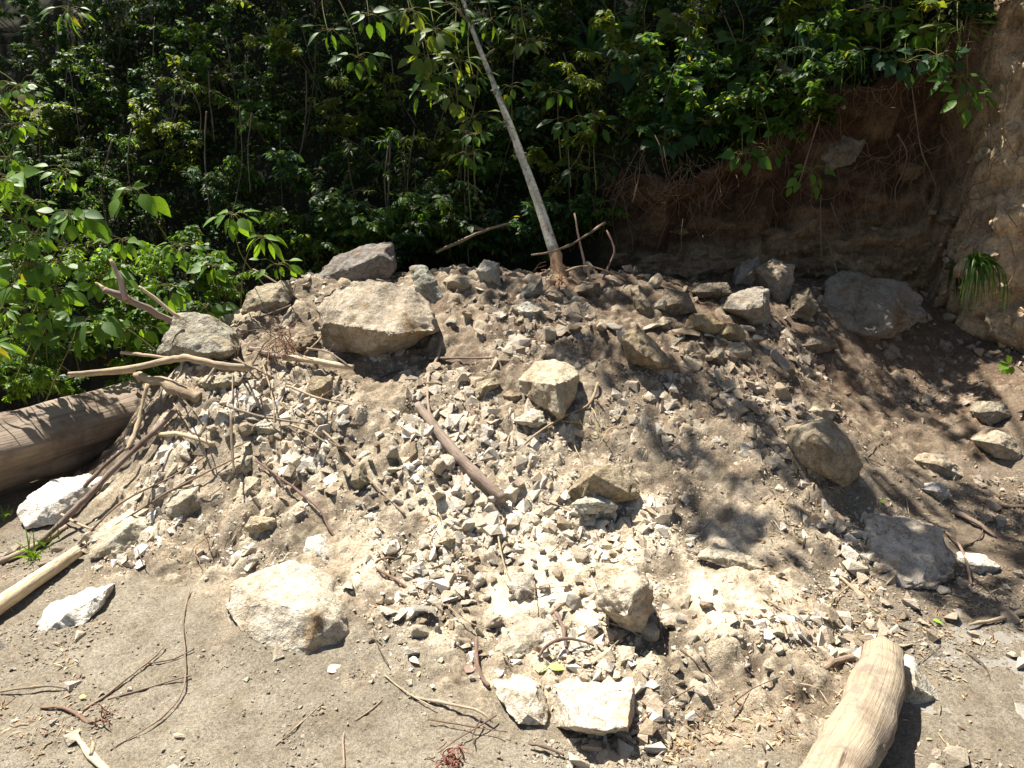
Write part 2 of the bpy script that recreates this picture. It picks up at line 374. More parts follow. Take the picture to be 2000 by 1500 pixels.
def tube(pts, rad, sides=8, jit=0.0, seed=0, cap=True):
    """verts, quads, uv for a tube through pts (smoothed) with radii"""
    pts = np.asarray(pts, float); rad = np.asarray(rad, float)
    if rad.ndim == 0: rad = np.full(len(pts), float(rad))
    if len(pts) > 2 or jit:
        # catmull-rom resample
        seg = np.linalg.norm(np.diff(pts, axis=0), axis=1).sum()
        n = max(len(pts) * 3, min(40, int(seg / .035)))
        tt = np.linspace(0, len(pts) - 1, n); out = []; ro = []
        for t in tt:
            i = min(int(t), len(pts) - 2); f = t - i
            p0 = pts[max(i - 1, 0)]; p1 = pts[i]; p2 = pts[i + 1]; p3 = pts[min(i + 2, len(pts) - 1)]
            out.append(.5 * ((2 * p1) + (-p0 + p2) * f + (2 * p0 - 5 * p1 + 4 * p2 - p3) * f * f + (-p0 + 3 * p1 - 3 * p2 + p3) * f ** 3))
            ro.append(rad[i] * (1 - f) + rad[i + 1] * f)
        pts = np.array(out); rad = np.array(ro)
        if jit:
            rs = np.random.default_rng(seed)
            jj = np.cumsum(rs.normal(0, 1, pts.shape), 0); jj -= np.linspace(jj[0], jj[-1], len(jj))
            pts = pts + jj * jit * .8 * rad.mean() + rs.normal(0, 1, pts.shape) * rad.mean() * .12 * min(1, jit / .12)
            jk = min(1, jit / .15); rad = rad * (1 + rs.normal(0, .10, len(rad)) * jk) * (1 + .35 * jk * (rs.uniform(0, 1, len(rad)) > .9))
    d = np.gradient(pts, axis=0); d /= np.linalg.norm(d, axis=1, keepdims=True) + 1e-9
    up = np.array([0, 0, 1.0]) if abs(d[0][2]) < .9 else np.array([1.0, 0, 0])
    V = []; UV = []; L = 0
    nrm = np.cross(d[0], up); nrm /= np.linalg.norm(nrm)
    ang = np.linspace(0, 2 * math.pi, sides, endpoint=False)
    for i in range(len(pts)):
        if i: L += np.linalg.norm(pts[i] - pts[i - 1])
        nrm = nrm - d[i] * np.dot(nrm, d[i]); nrm /= np.linalg.norm(nrm) + 1e-9
        b = np.cross(d[i], nrm)
        V.append(pts[i] + rad[i] * (np.cos(ang)[:, None] * nrm + np.sin(ang)[:, None] * b)); UV.append(L)
    V = np.concatenate(V); n = len(pts); F = []
    for i in range(n - 1):
        for k in range(sides):
            k2 = (k + 1) % sides
            F.append((i * sides + k, i * sides + k2, (i + 1) * sides + k2, (i + 1) * sides + k))
    return V, F, UV, n, sides
def tube_mesh(name, pts, rad, mat, sides=8, jit=0.0, seed=0, org=(0, 0, 0), caps=True, post=None):
    V, F, UV, n, s = tube(pts, rad, sides, jit, seed)
    if post is not None: V = post(V.reshape(n, s, 3)).reshape(-1, 3)
    bm = bmesh.new(); vs = [bm.verts.new(Vector(v) - Vector(org)) for v in V]
    ul = bm.loops.layers.uv.new('UVMap')
    for f in F:
        fc = bm.faces.new([vs[i] for i in f]); fc.smooth = True
        for lp, vi in zip(fc.loops, f):
            k = vi % s
            if k == 0 and any((q % s) == s - 1 for q in f): k = s
            lp[ul].uv = (k / s, UV[vi // s])
    if caps:
        for ring, rev in ((0, True), (n - 1, False)):
            vv = [vs[ring * s + k] for k in range(s)]
            c = bm.verts.new(sum((v.co for v in vv), Vector()) / s + Vector((0, 0, 0)))
            for k in range(s):
                fc = bm.faces.new([vv[(k + 1) % s], vv[k], c] if rev else [vv[k], vv[(k + 1) % s], c])
                for lp in fc.loops: lp[ul].uv = (lp.vert.co.x * 3, lp.vert.co.y * 3 + lp.vert.co.z * 3)
    bmesh.ops.recalc_face_normals(bm, faces=bm.faces)
    me = bpy.data.meshes.new(name); bm.to_mesh(me); bm.free(); me.materials.append(mat); return me

# ------------------------------------------------------------------ ground sheet
silt = np.array([.188, .166, .128]); rubc = np.array([.225, .186, .135]); brn = np.array([.112, .078, .053]); dust = np.array([.47, .405, .31]); pale = np.array([.58, .51, .385])
RB = RUBn[..., None]; BR = (np.clip(BRN + edge * .8, 0, 1))[..., None]
CC = silt * (1 - RB) + rubc * RB
DU = (sstep(3.05, 2.75, YY) * sstep(2.05, 2.3, YY) * sstep(-.75, -.3, XX) * sstep(1.35, .95, XX))
DU = np.clip(DU * (.75 + .9 * n2 + .3 * n1), 0, 1)[..., None] * np.clip(RB * 1.3, 0, 1)
CC = CC * (1 - .85 * DU) + dust * .85 * DU
CC = CC * (1 + .45 * np.clip(n2 * 1.2 + n3 * .5, -.8, .8)[..., None] * RB)
CC = CC * (1 - BR) + brn * BR
stone_m = (RUBn * ((c2 > .006) * (id2 > .35) + (c3 > .004) * (id3 > .5)).clip(0, 1))[..., None]
CC = CC * (1 - .4 * stone_m) + (pale * (.7 + .5 * id2[..., None])) * .4 * stone_m * (1 - .45 * BR) + brn * .4 * stone_m * .45 * BR
damp = sstep(-.1, .7, n1 + .5 * n2)[..., None] * (1 - RB)
CC = CC * (1 - .12 * damp)
nx, ny = len(GX), len(GY)
ii = np.arange(nx * ny).reshape(ny, nx)
F = np.stack([ii[:-1, :-1].ravel(), ii[:-1, 1:].ravel(), ii[1:, 1:].ravel(), ii[1:, :-1].ravel()], 1)
g = link('ground', mesh_np('ground', np.stack([XX.ravel(), YY.ravel(), ZF.ravel()], 1), F, M_GROUND, True, CC.reshape(-1, 3)))
g['kind'] = 'structure'; g['label'] = 'grey silt apron and pale landslide debris spread below the bank'

# concrete apron that shows through the silt at the right
pv = bmesh.new()
px = np.linspace(.95, 6.5, 24); py = np.linspace(-3, 2.9, 24)
vs = [[pv.verts.new((x, y, -.0035 + .0012 * math.sin(x * 3 + y * 2))) for x in px] for y in py]
for j in range(23):
    for i in range(23): pv.faces.new((vs[j][i], vs[j][i + 1], vs[j + 1][i + 1], vs[j + 1][i]))
me = bpy.data.meshes.new('pavement'); pv.to_mesh(me); pv.free(); me.materials.append(M_CONC)
o = link('pavement', me); o['kind'] = 'structure'; o['label'] = 'pale concrete pavement showing through the silt'

# ------------------------------------------------------------------ hillside and cut bank sheet
HC = [  # foot, top, mid
 ((-11,7.2,-.4),(-11,7.6,.5),(-11.5,9.6,3.6)), ((-6,6.1,-.8),(-6,6.5,.4),(-6,8.6,3.4)), ((-4,5.6,-.8),(-4,5.9,.35),(-4,7.9,3.3)), ((-2,5.25,-.6),(-2,5.5,.5),(-2,7.5,3.4)),
 ((-.8,5.2,.4),(-.8,5.45,.95),(-.8,7.3,3.5)), ((.3,5.1,.5),(.3,5.4,1.05),(.3,7.2,3.5)), ((.6,5.05,.5),(.6,5.2,1.35),(.65,7.0,3.5)), ((.9,4.95,.5),(.9,5.08,1.5),(.95,6.9,3.5)), ((1.5,4.93,.5),(1.5,5.0,1.6),(1.5,6.7,3.5)),
 ((2.0,4.93,.5),(2.0,5.05,1.85),(2.05,6.5,3.6)), ((2.5,4.9,.5),(2.5,5.05,2.05),(2.5,6.3,3.6)), ((2.74,4.85,.5),(2.8,5.0,2.3),(2.9,6.1,3.8)), ((2.88,4.5,.4),(3.08,4.62,2.75),(3.5,5.8,4.2)), ((3.02,3.9,.3),(3.35,4.0,3.0),(4.3,5.2,4.5)), ((4.3,3.0,.1),(4.4,3.2,3.0),(5.3,4.2,4.5)), ((7,1,-.2),(7.1,1.2,2.6),(8.2,2.2,4.3)), ((10,-4,-.2),(10.1,-3.8,2.5),(11.5,-2.8,4.3))]
HC = np.array(HC)
s_key = np.concatenate([[0], np.cumsum(np.linalg.norm(np.diff(HC[:, 0, :2], axis=0), axis=1))])
i0 = 2; s0, s1 = s_key[2], s_key[14]
ss = np.concatenate([np.linspace(0, s0, 25, endpoint=False), np.linspace(s0, s1, 420), np.linspace(s1, s_key[-1], 25)[1:]])
def colint(k):
    return np.stack([np.interp(ss, s_key, HC[:, k, c]) for c in range(3)], 1)
def smooth1(a, n=6):
    for _ in range(n):
        b = a.copy(); b[1:-1] = .25 * a[:-2] + .5 * a[1:-1] + .25 * a[2:]; a = b
    return a
foot, top, mid = smooth1(colint(0)), smooth1(colint(1)), smooth1(colint(2))
_rn = fbm(np.stack([ss, ss * 0, ss * 0], 1), 2.2, 4, 61)
top = top + np.stack([_rn * 0, _rn * .05, _rn * .09], 1)
far = mid + np.stack([mid[:, 0] * .9, np.full(len(mid), 24.0), np.full(len(mid), 22.0)], 1)
rows = []; kind = []
for t in np.linspace(0, 1, 95): rows.append(foot * (1 - t) + top * t); kind.append(0)
for t in np.linspace(0, 1, 90)[1:]: rows.append(top * (1 - t) + mid * t + np.array([0, 0, .12]) * math.sin(t * math.pi)); kind.append(1)
for t in np.linspace(0, 1, 14)[1:]: rows.append(mid * (1 - t) + far * t); kind.append(2)
HV = np.array(rows); R_, C_ = HV.shape[:2]; kind = np.array(kind)
bankness = sstep(.45, .95, HV[0, :, 0])[None, :] * np.where(kind == 0, 1, 0)[:, None] * np.ones((R_, C_))
tt = np.concatenate([np.linspace(0, 1, 95), np.ones(R_ - 95)])[:, None] * np.ones((R_, C_))
rimfade = np.ones((R_, C_))
Pf = HV.reshape(-1, 3)
dS = np.gradient(HV, axis=1); dR = np.gradient(HV, axis=0); nn = np.cross(dS, dR); nn /= np.linalg.norm(nn, axis=2, keepdims=True) + 1e-9   # faces the camera side
PfS = Pf * np.stack([np.ones(len(Pf)), np.ones(len(Pf)), 2.2 - 1.3 * sstep(2.6, 2.85, Pf[:, 0])], 1); PfV = Pf * np.array([1, 1, .3])
big = fbm(Pf, 1.7, 3, 31).reshape(R_, C_); med = fbm(PfS, 5.5, 4, 32).reshape(R_, C_); fin = fbm(Pf, 24, 3, 33).reshape(R_, C_); ver = fbm(PfV, 9, 3, 34).reshape(R_, C_)
blk = np.abs(fbm(PfS, 9, 2, 35).reshape(R_, C_))
lower = sstep(.62, .35, tt)       # strata band near the foot
overhang = np.exp(-((tt - 1) / .10) ** 2) * bankness * .07 - sstep(.30, .55, tt) * (1 - sstep(.75, .95, tt)) * bankness * .13 * sstep(2.9, 2.6, HV[..., 0])
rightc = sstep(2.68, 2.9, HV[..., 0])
disp = bankness * (big * .05 + med * .034 * (1 + lower + rightc) + ver * .02 * (1 - lower) + fin * .007 - blk * .07 * np.maximum(lower * (1 - rightc), rightc * .45) + overhang) + (1 - bankness) * (big * .07 + med * .03 + fin * .008)
disp[kind == 2] *= 4
disp[0:2] = 0
HV = HV + nn * disp[..., None]
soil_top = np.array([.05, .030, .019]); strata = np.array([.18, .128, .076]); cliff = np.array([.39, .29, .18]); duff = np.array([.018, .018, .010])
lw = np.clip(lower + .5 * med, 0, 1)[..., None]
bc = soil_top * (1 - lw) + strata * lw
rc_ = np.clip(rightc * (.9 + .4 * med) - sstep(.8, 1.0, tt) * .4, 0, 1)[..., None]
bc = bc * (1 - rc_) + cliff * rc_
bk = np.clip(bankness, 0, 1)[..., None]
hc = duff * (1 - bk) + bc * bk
ii = np.arange(R_ * C_).reshape(R_, C_)
HF = np.stack([ii[:-1, :-1].ravel(), ii[:-1, 1:].ravel(), ii[1:, 1:].ravel(), ii[1:, :-1].ravel()], 1)
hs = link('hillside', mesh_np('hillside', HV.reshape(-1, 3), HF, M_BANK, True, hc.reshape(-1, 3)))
hs['kind'] = 'structure'; hs['label'] = 'dark wooded hillside cut into a brown earth bank'

# ray casting on coarse copies
gi = slice(0, None, 4)
bx = np.arange(-4, 5, .04); by = np.arange(1.2, 6.5, .04)
bX, bY = np.meshgrid(bx, by); bZ = base_z(bX, bY)
bi = np.arange(bX.size).reshape(bX.shape)
BVH_G = BVHTree.FromPolygons(np.stack([bX.ravel(), bY.ravel(), bZ.ravel()], 1).tolist(), np.stack([bi[:-1, :-1].ravel(), bi[:-1, 1:].ravel(), bi[1:, 1:].ravel(), bi[1:, :-1].ravel()], 1).tolist())
h2 = HV[::3, ::3]; hi_ = np.arange(h2.shape[0] * h2.shape[1]).reshape(h2.shape[:2])
BVH_H = BVHTree.FromPolygons(h2.reshape(-1, 3).tolist(), np.stack([hi_[:-1, :-1].ravel(), hi_[:-1, 1:].ravel(), hi_[1:, 1:].ravel(), hi_[1:, :-1].ravel()], 1).tolist())
def hit(u, v, which='both'):
    d = ray(u, v); L = np.linalg.norm(d); best = None
    for nm, b in (('g', BVH_G), ('h', BVH_H)):
        if which != 'both' and nm != which: continue
        loc, nr, ix, dist = b.ray_cast(Vector(CAM), Vector(d / L), 60)
        if loc is not None and (best is None or dist / L < best): best = dist / L
    return best if best is not None else 6.5

LM = [('the big rounded boulder',740,620),('the triangular gritty boulder',385,655),('the foot of the leaning pale tree',1090,545),('the flat-topped pale boulder',1070,755),('the fin-shaped boulder',1260,680),
 ('the egg-shaped brown boulder',1620,885),('the bent brown stone',1180,950),('the big half-buried pale boulder',560,1190),('the two pale squared blocks',1100,1380),('the dark-faced rounded stone',1225,1170),
 ('the broken diagonal branch',900,890),('the flat grey slab in shade',1785,1080),('the weathered tan log',1690,1380),('the thick grey log',130,850),('the white block by the grey log',110,975),
 ('the large grey slab under the bank',1700,600),('the yellow-brown twin rocks',1390,640),('the white wedge on the silt',140,1195),('the splintered pale branch',250,725),('the paired straight sticks',200,930),('the pale boulder at the foot of the bank',1465,595),('the grass clump on the bank',1900,560)]
def near(u, v):
    return min(LM, key=lambda m: (m[1] - u) ** 2 + (m[2] - v) ** 2)
def rel(u, v):
    m = near(u, v); du, dv = u - m[1], v - m[2]; d = math.hypot(du, dv)
    if d < 75: return 'right beside ' + m[0]
    if dv < -40 and abs(dv) > abs(du): return 'upslope of ' + m[0]
    if dv > 40 and abs(dv) > abs(du): return 'downslope of ' + m[0]
    return 'some way along from ' + m[0] if d > 150 else 'near ' + m[0]

# ------------------------------------------------------------------ hero rocks: silhouette pixels + front ridge points (nearer by dd metres)
HERO_POLYS = []
def finish_rock(bm, size, rough, seed, edge_len, bev):
    bmesh.ops.triangulate(bm, faces=bm.faces)
    bmesh.ops.dissolve_limit(bm, angle_limit=math.radians(9), verts=bm.verts, edges=bm.edges)
    bmesh.ops.bevel(bm, geom=[e for e in bm.edges if len(e.link_faces) == 2 and e.calc_face_angle(0) > .25], offset=bev, segments=2, affect='EDGES', clamp_overlap=True, profile=.6)
    bmesh.ops.triangulate(bm, faces=bm.faces)
    for _ in range(6):
        ed = [e for e in bm.edges if e.calc_length() > edge_len]
        if not ed: break
        bmesh.ops.subdivide_edges(bm, edges=ed, cuts=1)
        bmesh.ops.triangulate(bm, faces=[f for f in bm.faces if len(f.verts) > 3])
        if len(bm.faces) > 9000: break
    bm.normal_update()
    P = np.array([v.co for v in bm.verts]); Nn = np.array([v.normal for v in bm.verts])
    s = 1.0 / size
    q = P + seed * 3.7
    d = (fbm(q, 2.2 * s, 3, seed) * .026 + fbm(q, 7 * s, 4, seed + 3) * .016 - np.abs(fbm(q, 4.5 * s, 3, seed + 5)) * .022) * size + fbm(q, 60, 2, seed + 9) * .0022
    P = P + Nn * (d * rough)[:, None]
    for v, p in zip(bm.verts, P): v.co = p
    for f in bm.faces: f.smooth = True

def rock(label, sil, front=(), color=(.42, .37, .28), thick=None, dt=0.0, lean=.35, rough=1.0, name='boulder', cat='rock', group=None, base=None, surf='g', backs=.72, bev=.12, tfix=None):
    sil = [tuple(s) for s in sil]
    HERO_POLYS.append([s[:2] for s in sil])
    us = [s[0] for s in sil]; vs = [s[1] for s in sil]
    vb = max(vs); ub = np.mean([s[0] for s in sil if s[1] > vb - .25 * (vb - min(vs))])
    if base: ub, vb = base
    tb = (hit(ub, vb, surf) if tfix is None else tfix) + dt
    wd = (max(us) - min(us)) / FPX * tb; ht = (max(vs) - min(vs)) / FPX * tb
    size = max(wd, ht)
    th = thick if thick else .75 * min(wd, ht) + .1 * size
    uc, vc = np.mean(us), np.mean(vs)
    pts = []
    for s in sil:
        h = (vb - s[1]) / FPX * tb
        dd = s[2] if len(s) > 2 else (-.09 * size if (s[1] - min(vs)) > .72 * (max(vs) - min(vs)) and lean < .8 else 0.0)
        pts.append(at(s[0], s[1], tb + lean * h - dd + .01))
        u2, v2 = uc + (s[0] - uc) * backs, vc + (s[1] - vc) * backs
        h2_ = (vb - v2) / FPX * tb
        bp = at(u2, v2, tb + lean * h2_ + .01) + np.array([0, th, -.25 * th])
        pts.append(bp)
    for (u, v, dd) in front:
        h = (vb - v) / FPX * tb
        pts.append(at(u, v, tb + lean * h - dd))
    if not front:
        rs = random.Random(int(uc * 7 + vc))
        for _ in range(3):
            f = rs.uniform(.15, .55); k = rs.randrange(len(sil))
            u = uc + (sil[k][0] - uc) * f; v = vc + (sil[k][1] - vc) * f
            pts.append(at(u, v, tb + lean * (vb - v) / FPX * tb - rs.uniform(.08, .2) * size))
    org = np.mean(pts, 0); org[2] = min(p[2] for p in pts)
    bm = bmesh.new()
    for p in pts: bm.verts.new(Vector(p - org))
    r = bmesh.ops.convex_hull(bm, input=bm.verts)
    junk = [v for v in bm.verts if not v.link_faces]
    bmesh.ops.delete(bm, geom=junk, context='VERTS')
    finish_rock(bm, size, rough, int(uc * 3 + vc) % 997, max(.010, size / 34), size * bev * .16)
    me = bpy.data.meshes.new(name); bm.to_mesh(me); bm.free(); me.materials.append(M_ROCK)
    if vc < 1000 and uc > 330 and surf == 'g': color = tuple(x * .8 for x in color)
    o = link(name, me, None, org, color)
    return tag(o, label, cat, group or 'boulders and big stones of the slide')

TAN = (.40, .345, .255); CREAM = (.56, .505, .40); GREY = (.40, .385, .345); BROWN = (.30, .235, .155); WHITE = (.62, .59, .53); PALE = (.53, .50, .43); DGREY = (.26, .245, .225); OCHRE = (.40, .31, .18)

rock('big rounded boulder with pale domed top and tan undercut face', [(612,600),(622,575),(655,553),(740,543),(800,560),(838,590),(860,648),(800,676,-.14),(755,705,-.16),(700,692,-.14),(640,684,-.1),(620,645)],
     [(632,632,.08),(700,640,.22),(775,654,.22),(850,646,.06),(690,590,.10),(735,690,.08)], (.42, .365, .285), thick=.55, lean=.3, bev=.1, dt=-.04)
rock('triangular gritty grey boulder propped on broken branches', [(345,612),(378,608),(415,622),(450,650),(467,682),(430,702),(372,697),(303,697),(318,655)],
     [(340,675,.05),(400,690,.06),(450,688,.04),(380,640,.04)], (.40, .375, .30), thick=.24, lean=.3, dt=-.1, bev=.06)
rock('pale sloping rock with ragged top behind the root tangle', [(468,612),(480,575),(500,558),(565,546),(569,590),(545,618),(500,622)], [(520,590,.05)], TAN, lean=.4, bev=.08)
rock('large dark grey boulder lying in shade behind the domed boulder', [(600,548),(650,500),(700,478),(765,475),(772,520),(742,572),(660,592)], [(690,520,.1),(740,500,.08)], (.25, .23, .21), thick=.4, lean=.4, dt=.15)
rock('upright greenish grey slab wedged beside the domed boulder', [(800,522),(830,517),(855,545),(872,597),(842,604),(812,575)], [(835,550,.03)], (.36, .355, .30), thick=.1, lean=.35)
rock('tan hexagonal rock with shaded underside', [(861,550),(880,533),(918,540),(930,558),(902,577),(868,568)], [(885,548,.05),(905,555,.05)], TAN, lean=.4)
rock('tall grey rectangular rock standing on the crest', [(928,528),(946,506),(976,512),(981,558),(962,568),(938,552)], [(950,530,.05)], (.38, .37, .32), lean=.2)
rock('grey rock with pointed tip beside the leaning tree', [(1008,578),(1032,552),(1058,541),(1064,576),(1036,588)], [(1040,570,.05)], (.32, .30, .26), lean=.3)
rock('rounded brown rock against the tree foot', [(1062,572),(1080,557),(1104,575),(1102,600),(1076,592)], [(1085,580,.04)], (.27, .22, .16), lean=.3)
rock('white-faced angular rock below the tree', [(1008,602),(1030,587),(1062,605),(1058,627),(1022,633)], [(1035,610,.04),(1020,608,.03)], (.46, .45, .40), lean=.3)
rock('fin-shaped boulder with jagged pale edge', [(1210,655),(1245,629),(1264,652),(1318,706),(1310,721),(1265,723),(1226,702)], [(1250,690,.09),(1290,712,.04),(1238,650,.03)], (.31, .255, .175), thick=.22, lean=.02, bev=.05, dt=-.10)
rock('leaning brown slab by the foot of the bank', [(1230,562),(1245,549),(1280,612),(1268,630),(1242,612)], [(1255,590,.03)], (.30, .25, .18), thick=.1, lean=.3)
rock('flat-topped pale boulder with tapering shaded faces', [(1008,738),(1044,706),(1082,699),(1130,726),(1126,768),(1102,818),(1076,812),(1044,785),(1014,764)],
     [(1012,742,.04),(1085,752,.20),(1126,734,.06),(1094,812,.09)], (.50, .44, .33), thick=.26, lean=.75, bev=.06, dt=-.05)
rock('tilted tan stone with bright upper edge', [(908,772),(930,746),(968,734),(980,748),(956,775),(920,782)], [(945,755,.05),(935,776,.02)], (.43, .37, .26), lean=.4, bev=.07)
rock('small brown squarish stone between two larger rocks', [(980,772),(996,760),(1020,770),(1018,788),(996,794)], [(1000,775,.03)], (.34, .27, .19), lean=.3, name='stone')
rock('white jagged stone overhanging a black hollow', [(1003,822),(1036,797),(1062,803),(1070,826),(1046,838)], [(1040,825,.04)], (.60, .56, .47), lean=.6, dt=-.06, bev=.06)
rock('dull triangular slab half buried uphill', [(1136,716),(1166,704),(1182,748),(1158,752)], [(1160,728,.03)], (.30, .255, .19), lean=.35)
rock('yellow-brown rock with blocky stepped face', [(1334,646),(1350,617),(1388,613),(1422,632),(1408,655),(1380,658)], [(1370,635,.06)], OCHRE, lean=.35, dt=-.06)
rock('yellow-brown rock touching its stepped twin', [(1400,655),(1418,630),(1440,632),(1458,652),(1454,672),(1424,668)], [(1430,650,.05)], (.37, .29, .17), lean=.35, dt=-.06)
rock('rounded grey-tan rock in front of the yellow-brown twins', [(1380,702),(1398,676),(1414,680),(1424,722),(1400,716)], [(1400,698,.05)], (.33, .29, .22), lean=.3)
rock('smooth oval tan rock below the yellow-brown twins', [(1412,690),(1425,670),(1452,668),(1470,686),(1464,704),(1430,706)], [(1440,688,.04)], (.41, .35, .27), lean=.5, dt=-.05)
rock('pale blocky boulder at the foot of the bank', [(1410,602),(1436,570),(1490,556),(1504,566),(1503,630),(1470,634),(1436,612)], [(1490,600,.08),(1448,606,.08),(1492,572,.05)], (.33, .295, .245), thick=.3, lean=.35, dt=-.06)
rock('tall split rock leaning on the bank', [(1478,524),(1510,504),(1552,520),(1550,562),(1532,612),(1506,562)], [(1520,545,.06)], (.30, .255, .20), thick=.2, lean=.2, dt=.05)
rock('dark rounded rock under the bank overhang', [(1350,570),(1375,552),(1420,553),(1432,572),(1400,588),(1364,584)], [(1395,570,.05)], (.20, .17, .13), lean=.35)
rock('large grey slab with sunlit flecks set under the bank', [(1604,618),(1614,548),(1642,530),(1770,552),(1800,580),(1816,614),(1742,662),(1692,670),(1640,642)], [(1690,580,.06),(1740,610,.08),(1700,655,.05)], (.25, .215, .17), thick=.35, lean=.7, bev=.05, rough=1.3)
rock('egg-shaped brown boulder standing on the slope', [(1551,868),(1560,840),(1590,820),(1622,818),(1642,842),(1672,870),(1687,912),(1680,946),(1642,955),(1602,932),(1566,902)],
     [(1590,860,.12),(1640,890,.14),(1620,930,.10),(1652,870,.09),(1628,842,.05)], (.36, .305, .225), thick=.3, lean=.12, bev=.14, dt=-.05)
rock('flat cream stone above the egg-shaped boulder', [(1578,802),(1598,782),(1642,804),(1622,822),(1594,822)], [(1610,800,.03)], (.48, .42, .32), lean=.6)
rock('broad cream rock among rubble at the gully', [(1794,900),(1808,888),(1842,888),(1872,905),(1902,940),(1850,938),(1816,928)], [(1840,910,.05)], (.47, .41, .32), lean=.5)
rock('white and black blotched stone in the gully', [(1798,954),(1822,944),(1850,945),(1860,970),(1832,982)], [(1830,960,.03)], (.52, .50, .47), lean=.35)
rock('weathered dome-shaped stone below the green sprig', [(1913,806),(1930,782),(1966,786),(1978,812),(1934,834)], [(1945,802,.04)], (.34, .30, .23), lean=.35)
rock('angular stone with deep shadow beneath its edge', [(1918,862),(1950,838),(1980,850),(1999,888),(1990,912),(1948,894)], [(1955,868,.05)], (.42, .37, .29), lean=.4)
rock('flat grey slab lying in shade among leaf litter', [(1693,1018),(1712,1006),(1782,1014),(1832,1030),(1866,1078),(1872,1130),(1824,1154),(1762,1152),(1708,1104)], [(1760,1060,.03),(1820,1090,.04),(1800,1135,.02)], (.38, .34, .29), thick=.3, lean=1.05, dt=-.03, bev=.08, rough=1.4)
rock('white-topped wedge stone beside the shaded slab', [(1878,1100),(1886,1084),(1922,1084),(1957,1108),(1924,1128),(1890,1120)], [(1915,1105,.03)], (.58, .55, .49), lean=.6)
rock('bent brown stone with roof-like ridge', [(1102,966),(1150,914),(1192,907),(1238,936),(1252,962),(1244,982),(1198,982),(1120,984)], [(1158,925,.10),(1225,962,.05),(1140,970,.03)], (.36, .305, .215), thick=.2, lean=.3, bev=.05, dt=-.05)
rock('white flat chip leaning under the bent stone', [(1114,986),(1160,959),(1210,988),(1192,1004),(1132,1005)], [(1165,980,.02)], (.55, .53, .45), thick=.04, lean=.7, dt=-.09, name='stone')
rock('rounded stone with white cap and dark pitted face', [(1160,1152),(1180,1114),(1240,1109),(1270,1140),(1278,1188),(1256,1238),(1216,1232),(1168,1192)], [(1190,1142,.06),(1245,1150,.10),(1225,1205,.09)], (.42, .365, .285), thick=.2, lean=.3, rough=1.5, bev=.12, dt=-.04)
rock('big half-buried pale boulder with ochre stains', [(431,1185),(455,1140),(500,1115),(560,1099),(612,1110),(652,1142),(686,1202),(682,1240),(660,1260),(600,1287),(530,1272),(478,1240)],
     [(540,1180,.08),(620,1200,.11),(655,1215,.08),(600,1265,.03),(500,1160,.05)], (.43, .39, .32), thick=.3, lean=.98, bev=.09, dt=0, rough=.8)
rock('grainy white slab tucked behind the half-buried boulder', [(588,1092),(600,1050),(626,1044),(662,1100),(662,1135),(612,1118)], [(625,1085,.02)], (.56, .53, .47), thick=.1, lean=.7)
rock('five-sided pale block beside the squared block', [(961,1334),(1032,1314),(1060,1334),(1073,1382),(1066,1418),(1012,1416),(970,1364)], [(1010,1350,.05),(1050,1345,.05),(1030,1395,.03)], (.48, .43, .36), thick=.1, lean=1.25, bev=.04, dt=-.015)
rock('squared pale block with dark undercut front', [(1074,1336),(1112,1326),(1242,1338),(1243,1392),(1226,1441,-.03),(1180,1447,-.05),(1120,1432,-.05),(1084,1420,-.03)], [(1100,1345,.06),(1128,1418,.12),(1225,1420,.11),(1236,1345,.05),(1180,1428,.12)], (.50, .45, .375), thick=.08, lean=1.1, bev=.035)
rock('grey gritty half-buried stone behind the squared blocks', [(958,1276),(1010,1222),(1080,1214),(1092,1250),(1042,1284),(972,1304)], [(1030,1250,.03)], (.31, .28, .225), lean=1.1)
rock('white smooth wedge of stone sunk in the silt', [(72,1218),(100,1180),(130,1165),(216,1144),(192,1190),(160,1226),(76,1241)], [(130,1200,.04),(180,1170,.03)], WHITE, thick=.14, lean=1.2, bev=.06)
rock('bright white block lying below the thick grey log', [(28,1002),(50,970),(110,935),(150,924),(202,934),(178,975),(122,1020),(52,1034)], [(100,985,.06),(160,950,.05)], (.66, .63, .57), thick=.2, lean=.9, bev=.09, dt=-.03)
rock('cream boulder with hollowed white top by the sticks', [(163,1062),(200,1020),(250,994),(292,1008),(302,1036),(232,1087),(176,1092)], [(230,1045,.05),(260,1020,.05)], (.50, .455, .355), thick=.18, lean=.9)
rock('grey stone with vertical shaded side on the log-side flank', [(318,992),(345,956),(388,949),(392,990),(362,1018),(330,1012)], [(370,968,.05),(345,985,.04)], (.45, .41, .32), lean=.6)
rock('tilted cream stone on the log-side flank', [(424,926),(458,885),(497,890),(492,920),(442,947)], [(465,908,.04)], (.47, .42, .32), lean=.6)
rock('pear-shaped cream stone with dark shadow on one side', [(448,978),(480,930),(506,934),(522,988),(472,990)], [(485,955,.05)], (.46, .405, .30), lean=.5)
rock('dark-fronted stone undercut above the silt', [(476,1030),(490,1010),(536,1014),(543,1038),(492,1044)], [(510,1022,.04)], (.40, .345, .25), lean=.3)
rock('crusty pebbly lump under the splintered branch', [(370,748),(400,732),(460,731),(477,746),(442,768),(386,770)], [(420,748,.05)], (.43, .39, .29), lean=.5, rough=2.2)
rock('earthy lump draped with roots beside the domed boulder', [(558,690),(580,656),(618,650),(632,690),(602,702)], [(595,675,.05)], (.27, .215, .15), lean=.4, rough=2)
rock('wedge of grey stone pressed against the tan log', [(1756,1296),(1784,1284),(1846,1374),(1800,1386),(1762,1380)], [(1790,1340,.05)], (.45, .425, .37), thick=.12, lean=.7)
rock('long low pale rock half sunk in brown soil', [(1362,1088),(1400,1064),(1450,1084),(1496,1112),(1420,1114)], [(1425,1090,.03)], (.40, .355, .28), lean=.8)
